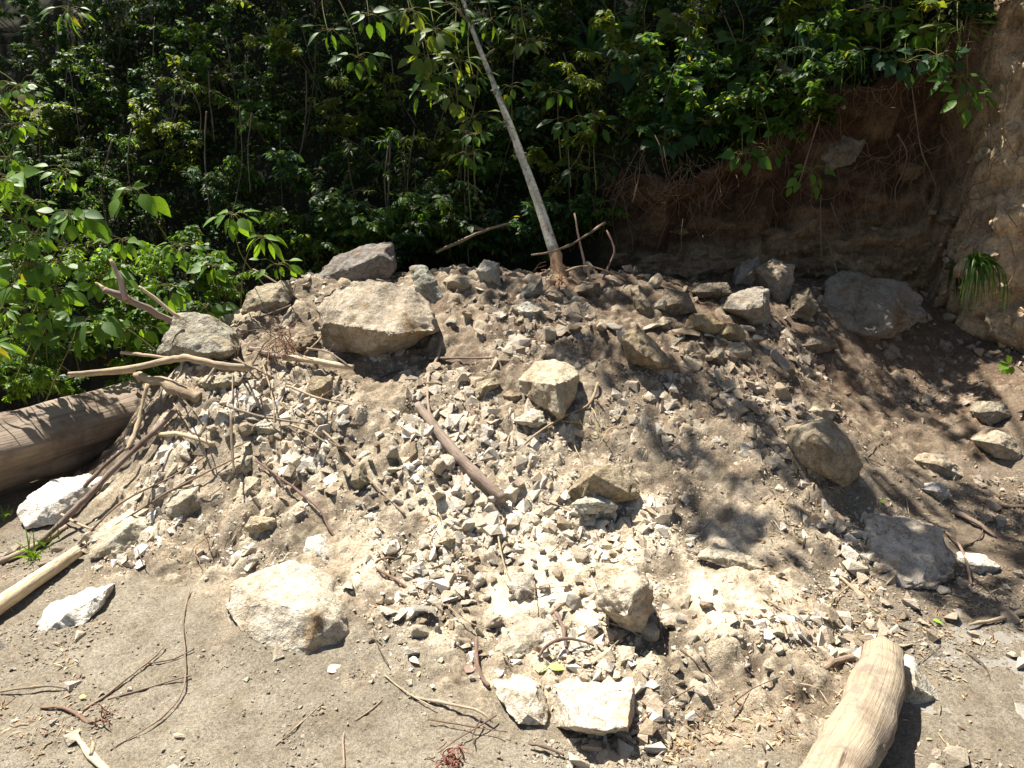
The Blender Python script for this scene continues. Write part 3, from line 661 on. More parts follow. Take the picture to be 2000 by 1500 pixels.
rock('upright tan stone with shaded side amid white rubble', [(853,1062),(870,1034),(892,1050),(886,1082)], [(872,1055,.04)], (.42, .36, .26), lean=.3, name='stone')
rock('smooth grey-brown disc of stone in the rubble', [(986,1142),(1000,1121),(1044,1120),(1048,1162),(1010,1172)], [(1018,1145,.03)], (.36, .33, .285), lean=1.0, name='stone')
rock('brown stone hanging under the branch tip', [(590,772),(610,736),(650,735),(656,782),(620,786)], [(625,758,.06)], (.34, .28, .19), lean=.25)
rock('cluster stone with bright broken corner on the log-side flank', [(488,832),(530,810),(572,850),(530,864)], [(530,838,.05)], (.53, .48, .38), lean=.5)
rock('pale squared stone beside its broken neighbour', [(455,812),(490,800),(515,822),(485,836)], [(485,818,.04)], (.50, .46, .37), lean=.5)
rock('bar-shaped stone casting a deep shadow', [(755,916),(800,905),(806,921),(760,927)], [(780,916,.03)], (.50, .45, .34), lean=.4, name='stone', dt=-.03)
rock('upright dark-sided stone in the rubble field', [(680,942),(690,912),(706,903),(722,944),(700,966)], [(700,935,.05)], (.36, .32, .23), lean=.25, name='stone')
rock('oval tan stone in the rubble field', [(604,958),(620,940),(645,948),(646,968),(620,968)], [(628,956,.04)], (.46, .40, .30), lean=.4, name='stone')
rock('grey boulder embedded high in the earth bank', [(1598,305),(1640,232),(1698,240),(1722,262),(1655,342),(1612,342)], [(1655,290,.08)], (.20, .185, .15), thick=.4, lean=.1, surf='h', dt=-.035)
rock('speckled stone with bright top on the shaded slope', [(1394,812),(1412,789),(1432,798),(1438,824),(1420,832)], [(1416,812,.03)], (.36, .31, .24), lean=.3, name='stone')
rock('white angular stone below the dark fallen branch', [(1278,736),(1300,724),(1300,752),(1286,758)], [(1292,740,.02)], (.52, .49, .42), lean=.3, name='stone')
rock('flat tan stone upslope of the fin-shaped boulder', [(1165,640),(1200,634),(1212,650),(1190,662),(1172,655)], [(1190,648,.02)], (.36, .31, .23), lean=.5, name='stone')
rock('small cube-shaped tan stone behind the fin-shaped boulder', [(1278,632),(1296,617),(1312,628),(1310,646),(1290,648)], [(1296,634,.03)], (.42, .355, .25), lean=.3, name='stone')
rock('cluster stone of grey faces behind the fin-shaped boulder', [(1296,690),(1310,660),(1338,655),(1330,690)], [(1315,676,.03)], (.36, .33, .27), lean=.4, name='stone')
rock('small bright-faced stone beside the fin-shaped boulder', [(1320,700),(1328,680),(1346,676),(1350,696),(1338,706)], [(1336,690,.03)], (.46, .42, .34), lean=.3, name='stone')

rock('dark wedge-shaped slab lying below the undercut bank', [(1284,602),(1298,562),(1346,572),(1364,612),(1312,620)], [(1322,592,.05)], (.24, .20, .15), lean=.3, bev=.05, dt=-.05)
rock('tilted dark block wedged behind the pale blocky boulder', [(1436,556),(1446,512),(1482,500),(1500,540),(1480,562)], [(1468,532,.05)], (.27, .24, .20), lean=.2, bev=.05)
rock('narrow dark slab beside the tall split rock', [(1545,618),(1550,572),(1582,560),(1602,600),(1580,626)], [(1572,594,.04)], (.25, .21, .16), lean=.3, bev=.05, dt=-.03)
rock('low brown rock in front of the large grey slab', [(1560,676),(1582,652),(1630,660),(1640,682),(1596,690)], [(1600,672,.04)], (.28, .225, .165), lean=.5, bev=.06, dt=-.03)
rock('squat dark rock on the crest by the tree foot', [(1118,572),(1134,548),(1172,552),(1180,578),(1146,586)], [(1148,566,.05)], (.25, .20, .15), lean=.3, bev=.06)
# rocks set in the face of the bank
brs = random.Random(31)
BR_SPOTS = [(1215,500,60,34),(1290,510,80,40),(1370,500,60,44),(1440,500,80,40),(1330,450,60,30),(1500,455,70,30),(1590,470,60,30),(1660,490,60,26),(1740,470,70,34),(1820,480,60,30),(1570,520,50,36),(1860,430,50,40),(1700,430,50,26),(1420,440,44,24),
 (1930,300,30,34),(1975,410,40,30),(1985,250,30,40),(1945,500,34,26),(1960,560,50,34),(1780,330,60,50)]
for k, (u, v, w_, h_) in enumerate(BR_SPOTS):
    n_ = brs.choice([6, 7, 8]); poly = []
    for j in range(n_):
        a = 6.283 * (j + brs.uniform(-.25, .25)) / n_; q_ = brs.uniform(.75, 1.1); poly.append((u + w_ * .5 * q_ * math.cos(a), v + h_ * .5 * q_ * math.sin(a)))
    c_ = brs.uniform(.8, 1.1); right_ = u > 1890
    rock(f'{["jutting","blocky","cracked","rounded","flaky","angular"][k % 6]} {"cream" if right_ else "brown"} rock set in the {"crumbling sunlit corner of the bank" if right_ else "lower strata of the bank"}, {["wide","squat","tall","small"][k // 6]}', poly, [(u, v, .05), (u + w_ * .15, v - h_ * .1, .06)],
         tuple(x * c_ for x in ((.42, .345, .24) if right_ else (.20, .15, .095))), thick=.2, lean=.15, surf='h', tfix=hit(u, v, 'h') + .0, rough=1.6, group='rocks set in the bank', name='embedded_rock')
HERO_POLYS = HERO_POLYS[:-len(BR_SPOTS)]

# ------------------------------------------------------------------ loose stones one by one
def inpoly(u, v, P):
    c = False; j = len(P) - 1
    for i in range(len(P)):
        if (P[i][1] > v) != (P[j][1] > v) and u < (P[j][0] - P[i][0]) * (v - P[i][1]) / (P[j][1] - P[i][1] + 1e-9) + P[i][0]: c = not c
        j = i
    return c
def hull_pts(rs, n, flat=.7, el=1.0):
    p = rs.normal(0, 1, (n, 3)); p /= np.linalg.norm(p, axis=1, keepdims=True)
    p *= rs.uniform(.8, 1.05, (n, 1)); return p * np.array([el, 1 / el ** .5, flat])
def stone_mesh(k, n, flat, el, detail):
    rs = np.random.default_rng(100 + k); bm = bmesh.new()
    for p in hull_pts(rs, n, flat, el): bm.verts.new(p * .5)
    bmesh.ops.convex_hull(bm, input=bm.verts)
    bmesh.ops.delete(bm, geom=[v for v in bm.verts if not v.link_faces], context='VERTS')
    if detail:
        bmesh.ops.dissolve_limit(bm, angle_limit=math.radians(14), verts=bm.verts, edges=bm.edges)
        bmesh.ops.bevel(bm, geom=list(bm.edges), offset=.03, segments=1, affect='EDGES', clamp_overlap=True)
        bmesh.ops.triangulate(bm, faces=bm.faces)
        bmesh.ops.subdivide_edges(bm, edges=[e for e in bm.edges if e.calc_length() > .2], cuts=1); bmesh.ops.triangulate(bm, faces=bm.faces)
        bm.normal_update(); P = np.array([v.co for v in bm.verts]); Q = np.array([v.normal for v in bm.verts])
        P = P + Q * (fbm(P + k * 5.1, 3.2, 3, k) * .05)[:, None]
        for v, p in zip(bm.verts, P): v.co = p
    me = bpy.data.meshes.new('stone'); bm.to_mesh(me); bm.free(); me.materials.append(M_STONE); return me
SHAPES = [('angular', 11, .75, 1.05), ('flat', 12, .38, 1.1), ('chunky', 13, .85, 1.0), ('long', 11, .6, 1.45), ('rounded', 22, .75, 1.1), ('wedge-shaped', 9, .7, 1.15), ('flaky', 11, .36, 1.15), ('blocky', 10, .8, 1.15)]
LIB = []
for rep in range(3):
    for k, (nm, n, fl, el) in enumerate(SHAPES): LIB.append((nm, stone_mesh(rep * 20 + k, n + rep, fl, el, True)))
TONES = [('cream', (.60, .525, .41)), ('pale grey', (.50, .465, .40)), ('tan', (.45, .375, .275)), ('brown', (.28, .22, .15)), ('whitish', (.70, .65, .55)), ('grey', (.35, .325, .28))]
def tone(u, v, rs):
    if u > 1250 and v < 1000 or v < 720: wt = [2, 1.5, 3, 2, 1, 1.2]
    else: wt = [4, 1, 3, 1, 3, .4]
    return rs.choices(TONES, wt)[0]
# dense rubble pockets of the photograph: u, v, radius(u), radius(v), number
POCK = [(850,515,70,16,10),(960,520,70,16,10),(1060,520,50,16,6),(1180,540,60,20,8),(1330,560,70,24,8),(1560,590,50,30,5),(1880,620,70,30,6),(640,880,130,70,34),(760,930,110,60,26),(860,970,80,50,16),(930,1000,80,40,16),(500,880,70,60,14),(960,1090,140,50,30),(1050,1130,90,40,12),(880,1200,120,60,18),(1330,1220,140,70,26),(1480,1260,80,50,14),(1330,1330,90,30,8),
 (1010,600,120,50,18),(920,620,60,40,8),(1330,680,120,40,18),(1480,730,110,50,18),(1540,790,90,40,10),(1720,890,90,40,18),(1250,880,90,60,10),(1170,900,50,30,8),(1500,640,60,40,6),(860,500,60,20,6),(560,620,70,40,12),(1010,910,60,40,10),
 (560,1000,110,60,10),(1850,980,90,60,8),(1700,1250,120,60,8),(1860,1230,100,70,8),(700,1130,80,60,12),(1420,860,160,90,12),(1900,700,90,60,8),(420,1040,80,40,6),(1000,1450,300,40,4),(1600,1010,150,80,8)]
rs = random.Random(5); n_st = 0; placed = []
for (pu, pv_, ru, rv, num) in POCK:
    k = 0; tries = 0
    while k < num and tries < num * 12 and n_st < 330:
        tries += 1
        u = rs.gauss(pu, ru * .55); v = rs.gauss(pv_, rv * .55)
        if not (5 < u < 1995 and 495 < v < 1490): continue
        if any(inpoly(u, v + 4, P) for P in HERO_POLYS): continue
        t = hit(u, v, 'g'); spx = min(52, 15 + rs.expovariate(1 / 11.0))
        s = spx / FPX * t
        if any((u - a) ** 2 + (v - b) ** 2 < (.42 * (c + spx)) ** 2 for a, b, c in placed): continue
        placed.append((u, v, spx))
        p = at(u, v, t); nm, me = rs.choice(LIB); tn, tc_ = tone(u, v, rs)
        o = bpy.data.objects.new('stone', me); COL.objects.link(o)
        zz = z_at(p[0], p[1]); o.location = (p[0], p[1], zz + s * .2)
        o.rotation_euler = (rs.gauss(0, .45), rs.gauss(0, .45), rs.uniform(0, 6.28)); o.scale = (s * rs.uniform(.95, 1.25), s * rs.uniform(.8, 1.1), s * rs.uniform(.75, 1.05))
        j = rs.uniform(.85, 1.15); o.color = (tc_[0] * j, tc_[1] * j, tc_[2] * j, 1)
        sz = 'small' if spx < 22 else ('fist-sized' if spx < 34 else 'large')
        tag(o, f'{sz} {tn} {nm} stone {rel(u, v)}', 'stone', f'{sz} {tn} {nm} loose stones {rel(u, v)}'); k += 1; n_st += 1

# ------------------------------------------------------------------ gravel (stuff)
def chip_bases(r, k=18):
    """angular chips: 8 points on a squashed sphere, 12 faces each"""
    VV, FF = [], []
    while len(VV) < k:
        p = r.normal(0, 1, (7, 3)); p /= np.linalg.norm(p, axis=1, keepdims=True)
        bm = bmesh.new()
        for q in p: bm.verts.new(q)
        bm.verts.index_update(); bmesh.ops.convex_hull(bm, input=bm.verts)
        bm.verts.index_update(); p = np.array([v.co for v in bm.verts]); f = [[v.index for v in fc.verts] for fc in bm.faces]; bm.free()
        if len(p) != 7: continue
        if len(f) != 10: continue
        VV.append(p * .5 * np.array([r.uniform(.95, 1.3), r.uniform(.8, 1.1), r.uniform(.45, .9)])); FF.append(f)
    return np.array(VV), np.array(FF)
def gravel(name, label, n, smin, smax, pw, weight, seed, box):
    r = np.random.default_rng(seed)
    x = r.uniform(box[0], box[1], n * 6); y = box[2] + (box[3] - box[2]) * r.uniform(0, 1, n * 6) ** 1.25
    ok = np.abs(x) < .72 * y + .25; x, y = x[ok], y[ok]
    rb, br = np.empty(len(x)), np.empty(len(x))
    for s in range(0, len(x), 30000): rb[s:s + 30000], br[s:s + 30000] = region(x[s:s + 30000], y[s:s + 30000])
    patch = np.clip(.32 + 1.15 * fbm(np.stack([x, y, x * 0], 1), 3.2, 4, 3), .05, 1.2)
    keep = r.uniform(0, 1, len(x)) < np.clip(weight(rb, br) * patch * 1.4, 0, 1)
    x, y, rb, br = x[keep][:n], y[keep][:n], rb[keep][:n], br[keep][:n]; m = len(x)
    i = np.clip(np.searchsorted(GX, x) - 1, 0, nx - 2); j = np.clip(np.searchsorted(GY, y) - 1, 0, ny - 2)
    z = ZF[j, i]
    s = smin + (smax - smin) * r.uniform(0, 1, m) ** pw
    if smax > .03: s = s * np.clip(.45 + 1.1 * np.clip(.35 + .95 * fbm(np.stack([x, y, x * 0], 1), 3.2, 4, 3), 0, 1), .45, 1.4)
    bases, FB = chip_bases(r); bi_ = r.integers(0, len(bases), m)
    an = r.uniform(0, 6.28, m); c, sn = np.cos(an), np.sin(an); tx = r.normal(0, .16, m) + GRX[j, i]; ty = r.normal(0, .16, m) + GRY[j, i]
    V = bases[bi_] * s[:, None, None]
    X = V[..., 0] * c[:, None] - V[..., 1] * sn[:, None]; Y = V[..., 0] * sn[:, None] + V[..., 1] * c[:, None]; Z = V[..., 2] + X * tx[:, None] + Y * ty[:, None]
    W = np.stack([X + x[:, None], Y + y[:, None], Z + (z + s * np.where(s > .02, .06, .10))[:, None]], -1).reshape(-1, 3)
    Fk = (FB[bi_] + (np.arange(m) * 7)[:, None, None]).reshape(-1, 3)
    tn = np.array([t_[1] for t_ in TONES]); wt = np.array([4, .8, 3.2, .5, 2.2, .2]); wt = wt / wt.sum()
    cc = tn[r.choice(len(tn), m, p=wt)] * r.uniform(.8, 1.15, (m, 1)); sm_ = sstep(.5, .1, rb)[:, None] * (.55 if smax > .03 else .72); cc = cc * (1 - sm_) + silt * 1.15 * sm_; dk = np.maximum(sstep(3.1, 2.8, y), sstep(.2, -.3, x) * sstep(3.7, 3.3, y))[:, None]; cc = cc * (.66 + .2 * dk) + rubc * 1.1 * (.34 - .2 * dk); cc = cc * (1 - .65 * br[:, None]) + brn * 1.7 * .65 * br[:, None]
    cl = np.repeat(cc, 7, 0)
    o = link(name, mesh_np(name, W, Fk, M_GRAVEL, False, cl)); o['kind'] = 'stuff'; o['label'] = label; o['category'] = 'gravel'
gravel('gravel', 'cream gravel and stone chips strewn over the slide', 21000, .006, .070, 6.5, lambda a, b: (.03 + .97 * a ** 1.3) * (1 - .5 * b), 3, (-2.6, 3.3, 1.6, 5.2))
gravel('grit', 'fine grit lying on the silt and debris', 72000, .003, .018, 3.2, lambda a, b: .45 + .55 * a, 4, (-2.3, 3.0, 1.5, 4.2))

# ------------------------------------------------------------------ logs, branches, sticks, roots
def path3(pts, dt=0.0, r=0.01, surf='g', follow=True, ts=None):
    """pixel polyline -> world points resting on the terrain"""
    if ts is None:
        t0, t1 = hit(*pts[0], surf), hit(*pts[-1], surf)
        ts = [t0, t1]
    if len(ts) == len(pts): T = list(ts)
    else:
        L = np.concatenate([[0], np.cumsum([math.hypot(pts[i + 1][0] - pts[i][0], pts[i + 1][1] - pts[i][1]) for i in range(len(pts) - 1)])]); L /= L[-1]
        T = [1 / ((1 - f) / ts[0] + f / ts[1]) for f in L]
    out = []
    for (u, v), t in zip(pts, T):
        if follow: t = min(t, hit(u, v, surf))
        out.append(at(u, v, t - dt - r * 1.0) + np.array([0, 0, r * .4]))
    return np.array(out), T
def stick(label, pts, wpx, color, cat='stick', name='stick', dt=0.0, mat=None, jit=.25, group='broken sticks and branches of the slide', surf='g', ts=None, follow=True, sides=7, taper=.6, side=(), nolabel=False):
    tm = hit(*pts[len(pts) // 2], surf) if ts is None else np.mean(ts)
    w = [wpx * (1 - (1 - taper) * k / (len(pts) - 1)) for k in range(len(pts))] if not isinstance(wpx, (list, tuple)) else list(wpx)
    rad = [x / FPX * tm * .5 for x in w]
    rad = [x * .8 for x in rad]; g_ = np.array([.27, .215, .16]) * (sum(color) / .645); color = tuple(.6 * np.array(color) + .4 * g_)
    P, T = path3(pts, dt, max(rad) * .8, surf, follow, ts)
    org = P[np.argmin(P[:, 2])].copy()
    me = tube_mesh(name, P, rad, mat or M_BARK, sides, jit, int(pts[0][0] * 3 + pts[0][1]), org)
    o = link(name, me, None, org, color)
    tag(o, label, cat, group)
    for k, (sp, sw, scol, snm) in enumerate(side):
        Q = [at(u, v, np.interp(k2, [0, 1], [T[0], T[-1]]) if len(sp[0]) < 3 else sp[int(k2 * (len(sp) - 1))][2]) for (u, v, *_), k2 in zip(sp, np.linspace(0, 1, len(sp)))]
        c = link(snm, tube_mesh(snm, Q, [x / FPX * tm * .5 for x in np.linspace(sw, sw * .5, len(sp))], M_BARK, 6, jit, k + 5, org), o, (0, 0, 0), scol)
    return o
BK = (.17, .115, .085); MAUVE = (.22, .155, .13); STRIP = (.58, .46, .27); DKRED = (.13, .065, .045); GREYB = (.27, .225, .185); REDR = (.24, .12, .07)

# thick squared-off grey log at the left, end buried in the slide
def log_post(V):
    n, s, _ = V.shape; c = V.mean(1, keepdims=True); q = V - c
    # slightly flattened top and front, plus long checks
    ax = (c[-1, 0] - c[0, 0]); ax = ax / np.linalg.norm(ax); sd = np.cross(ax, [0, 0, 1.0]); sd /= np.linalg.norm(sd)
    a_, b_ = q @ sd, q[..., 2]; th_ = np.arctan2(b_, a_) + math.radians(28); rr_ = np.sqrt(a_ ** 2 + b_ ** 2)
    k_ = 1.0 / (np.abs(np.cos(th_)) ** 5 + np.abs(np.sin(th_)) ** 5) ** .2
    q = q * (k_ * .93)[..., None]
    P = V.reshape(-1, 3); d = fbm(P * np.array([1.2, 1.2, 5]), 3.2, 4, 41).reshape(n, s, 1) * .009 + fbm(P * np.array([.6, .6, 9]), 5, 3, 42).reshape(n, s, 1) * .005
    return c + q * (1 + d / .15)
lp = np.array([at(-420, 985, 3.0), at(-200, 930, 3.3), at(0, 881, 3.70), at(150, 838, 4.0), at(300, 796, 4.35), at(360, 780, 4.48)])
orgl = np.array([lp[2][0], lp[2][1], lp[2][2] - .15])
o = link('log', tube_mesh('log', lp, np.array([.170, .168, .165, .161, .157, .154]), M_LOG, 40, 0.0, 0, orgl, True, log_post), None, orgl, (.24, .19, .143))
tag(o, 'thick weathered grey log with its end buried under the slide', 'log')
# weathered tan log at the lower right
def drift_post(V):
    n, s, _ = V.shape; c = V.mean(1, keepdims=True); q = V - c; P = V.reshape(-1, 3)
    d = fbm(P, 5, 4, 51).reshape(n, s, 1) * .10 + fbm(P * np.array([3, 1, 3]), 9, 4, 52).reshape(n, s, 1) * .07 - np.abs(fbm(P * np.array([6, 1.2, 6]), 7, 2, 53)).reshape(n, s, 1) * .06
    q[..., 2] *= .72; V2 = c + q * (1 + d); V2[-1, :, 1] += vn(P, 30, 54).reshape(n, s)[-1] * .03; return V2
    return c + q * (1 + d)
dp = np.array([at(1590, 1600, 1.72), at(1635, 1500, 1.89), at(1664, 1450, 1.98), at(1690, 1400, 2.09), at(1722, 1310, 2.28), at(1726, 1266, 2.39)])
orgd = dp[0].copy(); orgd[2] = 0
o = link('weathered_log', tube_mesh('weathered_log', dp, np.array([.076, .079, .080, .077, .066, .057]), M_DRIFT, 32, 0.0, 0, orgd, True, drift_post), None, orgd, (.32, .262, .185))
tag(o, 'weathered tan log with grey patches and blunt worn tip', 'log')

stick('splintered pale branch jutting over the thick grey log', [(134,733),(200,728),(265,722),(335,707),(372,704),(430,716),(492,722)], [9,12,15,17,17,18,16], (.36, .28, .17), 'branch', 'branch', .18, jit=.1, ts=[3.78,3.76,3.74,3.70,3.68,3.66,3.7], follow=False, mat=M_BARK,
      side=[([(262,723,3.75),(200,729,3.76),(136,734,3.78)], 13, (.62, .50, .29), 'splintered_end')])
stick('long mauve-barked branch pinned beneath the triangular boulder', [(205,568),(245,584),(330,626),(400,655),(470,676),(520,692),(556,700)], [15,17,17,16,15,14,13], (.25, .185, .165), 'branch', 'branch', 0, jit=.12, ts=[3.72,3.76,3.92,4.05,3.98,3.84,3.75], follow=False,
      side=[([(246,585,3.72),(234,545,3.71),(216,506,3.70)], 12, (.42, .32, .24), 'side_branch'), ([(205,568,3.72),(198,560,3.72),(186,552,3.72)], 7, STRIP, 'splintered_end')])
stick('stripped pale stick with broken tip beyond the root tangle', [(556,700),(620,708),(690,720)], [15,15,13], (.55, .44, .28), 'branch', 'branch', .03, jit=.1, ts=[3.82,3.76,3.72], follow=False)
stick('split yellow stick above the triangular boulder', [(271,561),(300,582),(350,622)], [6,9,9], STRIP, dt=0, jit=.08, ts=[3.72,3.74,3.76], follow=False)
stick('short splintered stick crossing above the pale branch', [(237,690),(280,694),(345,702)], [8,8,7], (.42, .31, .2), dt=0, jit=.15, ts=[3.72,3.68,3.6], follow=False)
stick('thick torn stub under the splintered branch', [(264,737),(310,752),(350,770),(392,782)], [14,26,30,28], (.33, .25, .15), 'branch', 'branch', .02, jit=.25, ts=[3.78,3.72,3.66,3.62], follow=False)
stick('longer of the paired straight sticks leaning on the log-side flank', [(346,800),(300,846),(240,902),(180,962),(140,1002),(78,1062)], [12,13,13,13,13,12], MAUVE, 'branch', 'branch', .02, jit=.1)
stick('shorter of the paired straight sticks beside its longer twin', [(262,862),(204,912),(158,960),(120,1000)], [8,10,10,9], (.20, .14, .125), 'branch', 'branch', .05, jit=.1)
stick('upright tan stick leaning against the end of the grey log', [(288,752),(276,800),(262,850),(246,880)], [11,9,9,8], (.36, .28, .17), dt=.12, jit=.2, ts=[3.55,3.5,3.4,3.3], follow=False)
stick('splintered yellow stick lying on the log-side flank', [(290,850),(340,848),(380,858),(418,870)], [7,12,12,9], (.46, .37, .22), dt=.03, jit=.2)
stick('barkless cream pole with flaking bark on the silt', [(-60,1232),(0,1186),(70,1138),(152,1082)], [42,40,36,30], (.58, .47, .28), 'branch', 'branch', .0, jit=.012, sides=14, taper=.8)
stick('grey stick lying behind the cream pole', [(-30,1112),(30,1086),(82,1060),(130,1032)], [13,15,15,12], (.30, .235, .18), dt=0, jit=.15)
stick('broken diagonal branch with rough bark on the slope', [(816,792),(850,840),(900,900),(945,945),(985,978)], [18,24,28,28,22], (.25, .19, .15), 'branch', 'branch', .02, jit=.05, sides=12)
stick('thin red-brown branch crossing the tree trunk', [(1182,436),(1130,470),(1085,490),(1038,499)], [6,6,5,4], (.20, .13, .09), ts=[4.5,4.28,4.16,4.2], follow=False, jit=.2)
stick('forked dead twig upright beside the tree', [(1164,572),(1150,535),(1138,500),(1122,418)], [9,7,6,4], (.24, .16, .12), ts=[4.35,4.37,4.4,4.45], follow=False, jit=.25, side=[([(1164,572,4.35),(1186,525,4.4),(1200,490,4.4),(1185,450,4.45)], 6, (.2, .13, .1), 'side_branch')])
stick('dry bowed stalk arching from the tree foot', [(1105,530),(1140,520),(1180,528),(1222,548)], [5,4,4,3], (.42, .30, .16), ts=[4.3,4.28,4.3,4.35], follow=False, jit=.1)
stick('brown stick in the dark undergrowth behind the crest', [(822,428),(880,438),(945,450)], [7,7,6], (.26, .19, .13), ts=[5.1,5.05,5.0], follow=False, jit=.2)
stick('curved stick arching over the dark undergrowth', [(1000,436),(950,448),(905,468),(852,495)], [4,7,9,6], (.24, .18, .11), ts=[4.9,4.85,4.8,4.8], follow=False, jit=.2)
stick('pale curved twig beside the domed boulder', [(866,640),(856,690),(836,745),(838,800),(850,830)], [6,8,7,6,4], (.34, .25, .17), dt=.05, jit=.2)
stick('straight thin stick lying level below the crest', [(838,701),(900,700),(1000,700)], [7,6,5], (.24, .165, .12), dt=.03, jit=.15)
stick('thin dry stem angled across the black hollow', [(1168,748),(1150,790),(1104,812),(1045,850),(1000,892)], [7,6,6,5,4], (.36, .27, .16), dt=.05, jit=.15)
stick('thin brown twig sticking up behind the sloping rock', [(494,526),(545,556),(612,608)], [3,5,6], (.30, .21, .15), ts=[4.3,4.25,4.2], follow=False, jit=.12)
stick('dark rotten reddish branch on the shaded slope', [(1303,732),(1340,752),(1380,775),(1420,795)], [14,18,16,8], (.11, .06, .045), 'branch', 'branch', .0, jit=.3)
stick('long dark twig below the rotten branch', [(1405,720),(1450,758),(1515,790)], [5,6,4], (.18, .12, .08), jit=.2)
stick('thin bent root along the half-buried boulder edge', [(690,1222),(740,1205),(780,1180),(800,1155)], [7,7,6,4], (.28, .17, .11), 'root', 'root', .01, jit=.25)
stick('looping root among pale rubble', [(800,1152),(760,1125),(730,1108),(745,1092),(772,1090)], [6,6,5,4,4], REDR, 'root', 'root', .012, jit=.25)
stick('long trailing root running down the rubble', [(500,900),(570,950),(625,995),(642,1030),(660,1058),(690,1088)], [5,6,6,6,5,4], (.22, .12, .10), 'root', 'root', .012, jit=.3)
stick('pale long twig running down the rubble field', [(590,806),(670,880),(720,935),(790,1005)], [5,6,6,5], (.38, .28, .19), dt=.02, jit=.15)
stick('thin twig beside the diagonal branch', [(780,830),(820,866),(850,886)], [5,6,4], (.35, .26, .17), jit=.2, dt=.012)
stick('short red-brown stick next to the mauve leaf', [(931,1246),(930,1288),(940,1320),(956,1342)], [8,9,9,8], (.24, .135, .105), dt=.01, jit=.15)
stick('knobbly root reaching the tan log', [(1545,1342),(1592,1322),(1630,1296),(1674,1284)], [12,16,18,15], (.30, .215, .155), 'root', 'root', .0, jit=.2, sides=9)
stick('pale flattened twig on open silt', [(808,1362),(850,1372),(905,1382),(940,1392),(962,1412)], [6,9,8,7,4], (.42, .34, .25), dt=0, jit=.2)
stick('long forked twig on open silt', [(160,1390),(205,1360),(260,1318),(300,1285),(322,1262)], [7,6,5,5,3], (.32, .22, .15), jit=.25)
stick('thin twig crossing the forked twig', [(210,1366),(270,1350),(330,1332),(372,1320)], [4,5,4,3], (.34, .25, .18), jit=.2)
stick('short twig fanning from the forked twig', [(290,1296),(340,1288),(378,1268)], [4,4,3], (.3, .21, .15), jit=.2)
stick('long wavy root crossing the silt downhill', [(372,1148),(358,1210),(362,1280),(358,1345),(320,1400),(215,1466)], [5,4,4,4,4,3], (.30, .22, .15), 'root', 'root', .004, jit=.3)
stick('grey twig at the edge of the silt', [(0,1352),(50,1344),(100,1340),(142,1348)], [5,6,5,4], (.36, .29, .2), jit=.15)
stick('brown knotted root on the silt', [(80,1382),(130,1386),(155,1400),(175,1412),(198,1405)], [6,8,10,8,5], (.28, .16, .11), 'root', 'root', .0, jit=.3)
stick('forked cream stick at the silt edge', [(150,1440),(180,1476),(230,1530)], [10,16,18], (.60, .49, .31), dt=0, jit=.15, side=[([(178,1474,1.76),(182,1455,1.78),(178,1440,1.79)], 8, (.55, .44, .28), 'side_branch')])
stick('first of three crossed twigs on silt', [(686,1404),(720,1376),(756,1340)], [4,4,3], (.34, .25, .17), jit=.2)
stick('second of three crossed twigs on silt', [(694,1408),(728,1384),(761,1354)], [5,5,3], (.32, .235, .16), jit=.2, dt=.006)
stick('third of three crossed twigs on silt', [(690,1394),(725,1388),(764,1374)], [3,4,3], (.26, .19, .13), jit=.2)
stick('upright hooked twig on the silt', [(676,1422),(670,1450),(673,1500)], [4,5,5], (.36, .28, .19), jit=.2)
stick('dark bark strip on the silt beside squared block', [(1032,1452),(1070,1462),(1102,1476)], [6,8,5], (.2, .13, .1), jit=.2)
stick('bent bare stem over the shaded slab edge', [(1848,1040),(1872,1062),(1888,1100),(1898,1142)], [6,7,7,6], (.24, .16, .12), jit=.2, dt=.02)
stick('pale stem lying on the concrete pavement', [(1978,1362),(1990,1400),(2010,1460)], [7,6,6], (.45, .37, .25), jit=.1)
stick('forked pale stem above the concrete pavement', [(1890,1222),(1940,1214),(2000,1196),(2040,1180)], [6,9,12,12], (.42, .34, .21), jit=.15, dt=.02)
stick('short broken stem in leaf litter', [(1640,1128),(1680,1160),(1706,1192)], [7,11,13], (.42, .32, .2), jit=.25)
stick('reddish twig along the log-side flank toe', [(140,1085),(250,1010),(350,950),(470,890)], [4,5,5,4], (.30, .20, .14), jit=.3, dt=.012)
stick('second reddish twig along the log-side flank', [(160,1058),(235,985),(330,935),(405,890)], [4,5,4,3], (.33, .23, .16), jit=.3, dt=.02)
stick('thin pale twig resting on the white block', [(66,985),(110,1000),(150,1022),(182,1034)], [4,6,7,5], (.38, .30, .2), jit=.15, dt=.06)
stick('long curved root crossing pale rubble', [(1140,1186),(1180,1212),(1225,1228),(1252,1244)], [4,5,5,4], (.36, .25, .15), 'root', 'root', .012, jit=.25)
stick('thick mauve root curling by the green leaf', [(1052,1284),(1068,1262),(1100,1250),(1130,1252),(1160,1262)], [7,8,8,7,4], (.26, .17, .14), 'root', 'root', .02, jit=.2)
stick('upright mauve root above the squared block', [(1084,1196),(1098,1222),(1104,1255),(1110,1280)], [9,10,8,6], (.22, .145, .125), 'root', 'root', .03, jit=.2)
stick('arched root over white stones', [(1076,1200),(1100,1180),(1120,1172),(1134,1158)], [6,7,6,4], (.30, .21, .14), 'root', 'root', .02, jit=.2)
stick('curved vine across the litter slope', [(1490,1170),(1530,1190),(1560,1220),(1580,1255)], [5,5,5,4], (.34, .26, .18), 'root', 'root', .01, jit=.2)
stick('dark stick at the litter edge under the bank', [(1940,985),(1975,992),(2020,988)], [9,10,10], (.15, .1, .07), jit=.2)
stick('greyish broken stem in shaded litter', [(1860,1000),(1905,1020),(1945,1050)], [14,12,6], (.27, .2, .15), jit=.2)
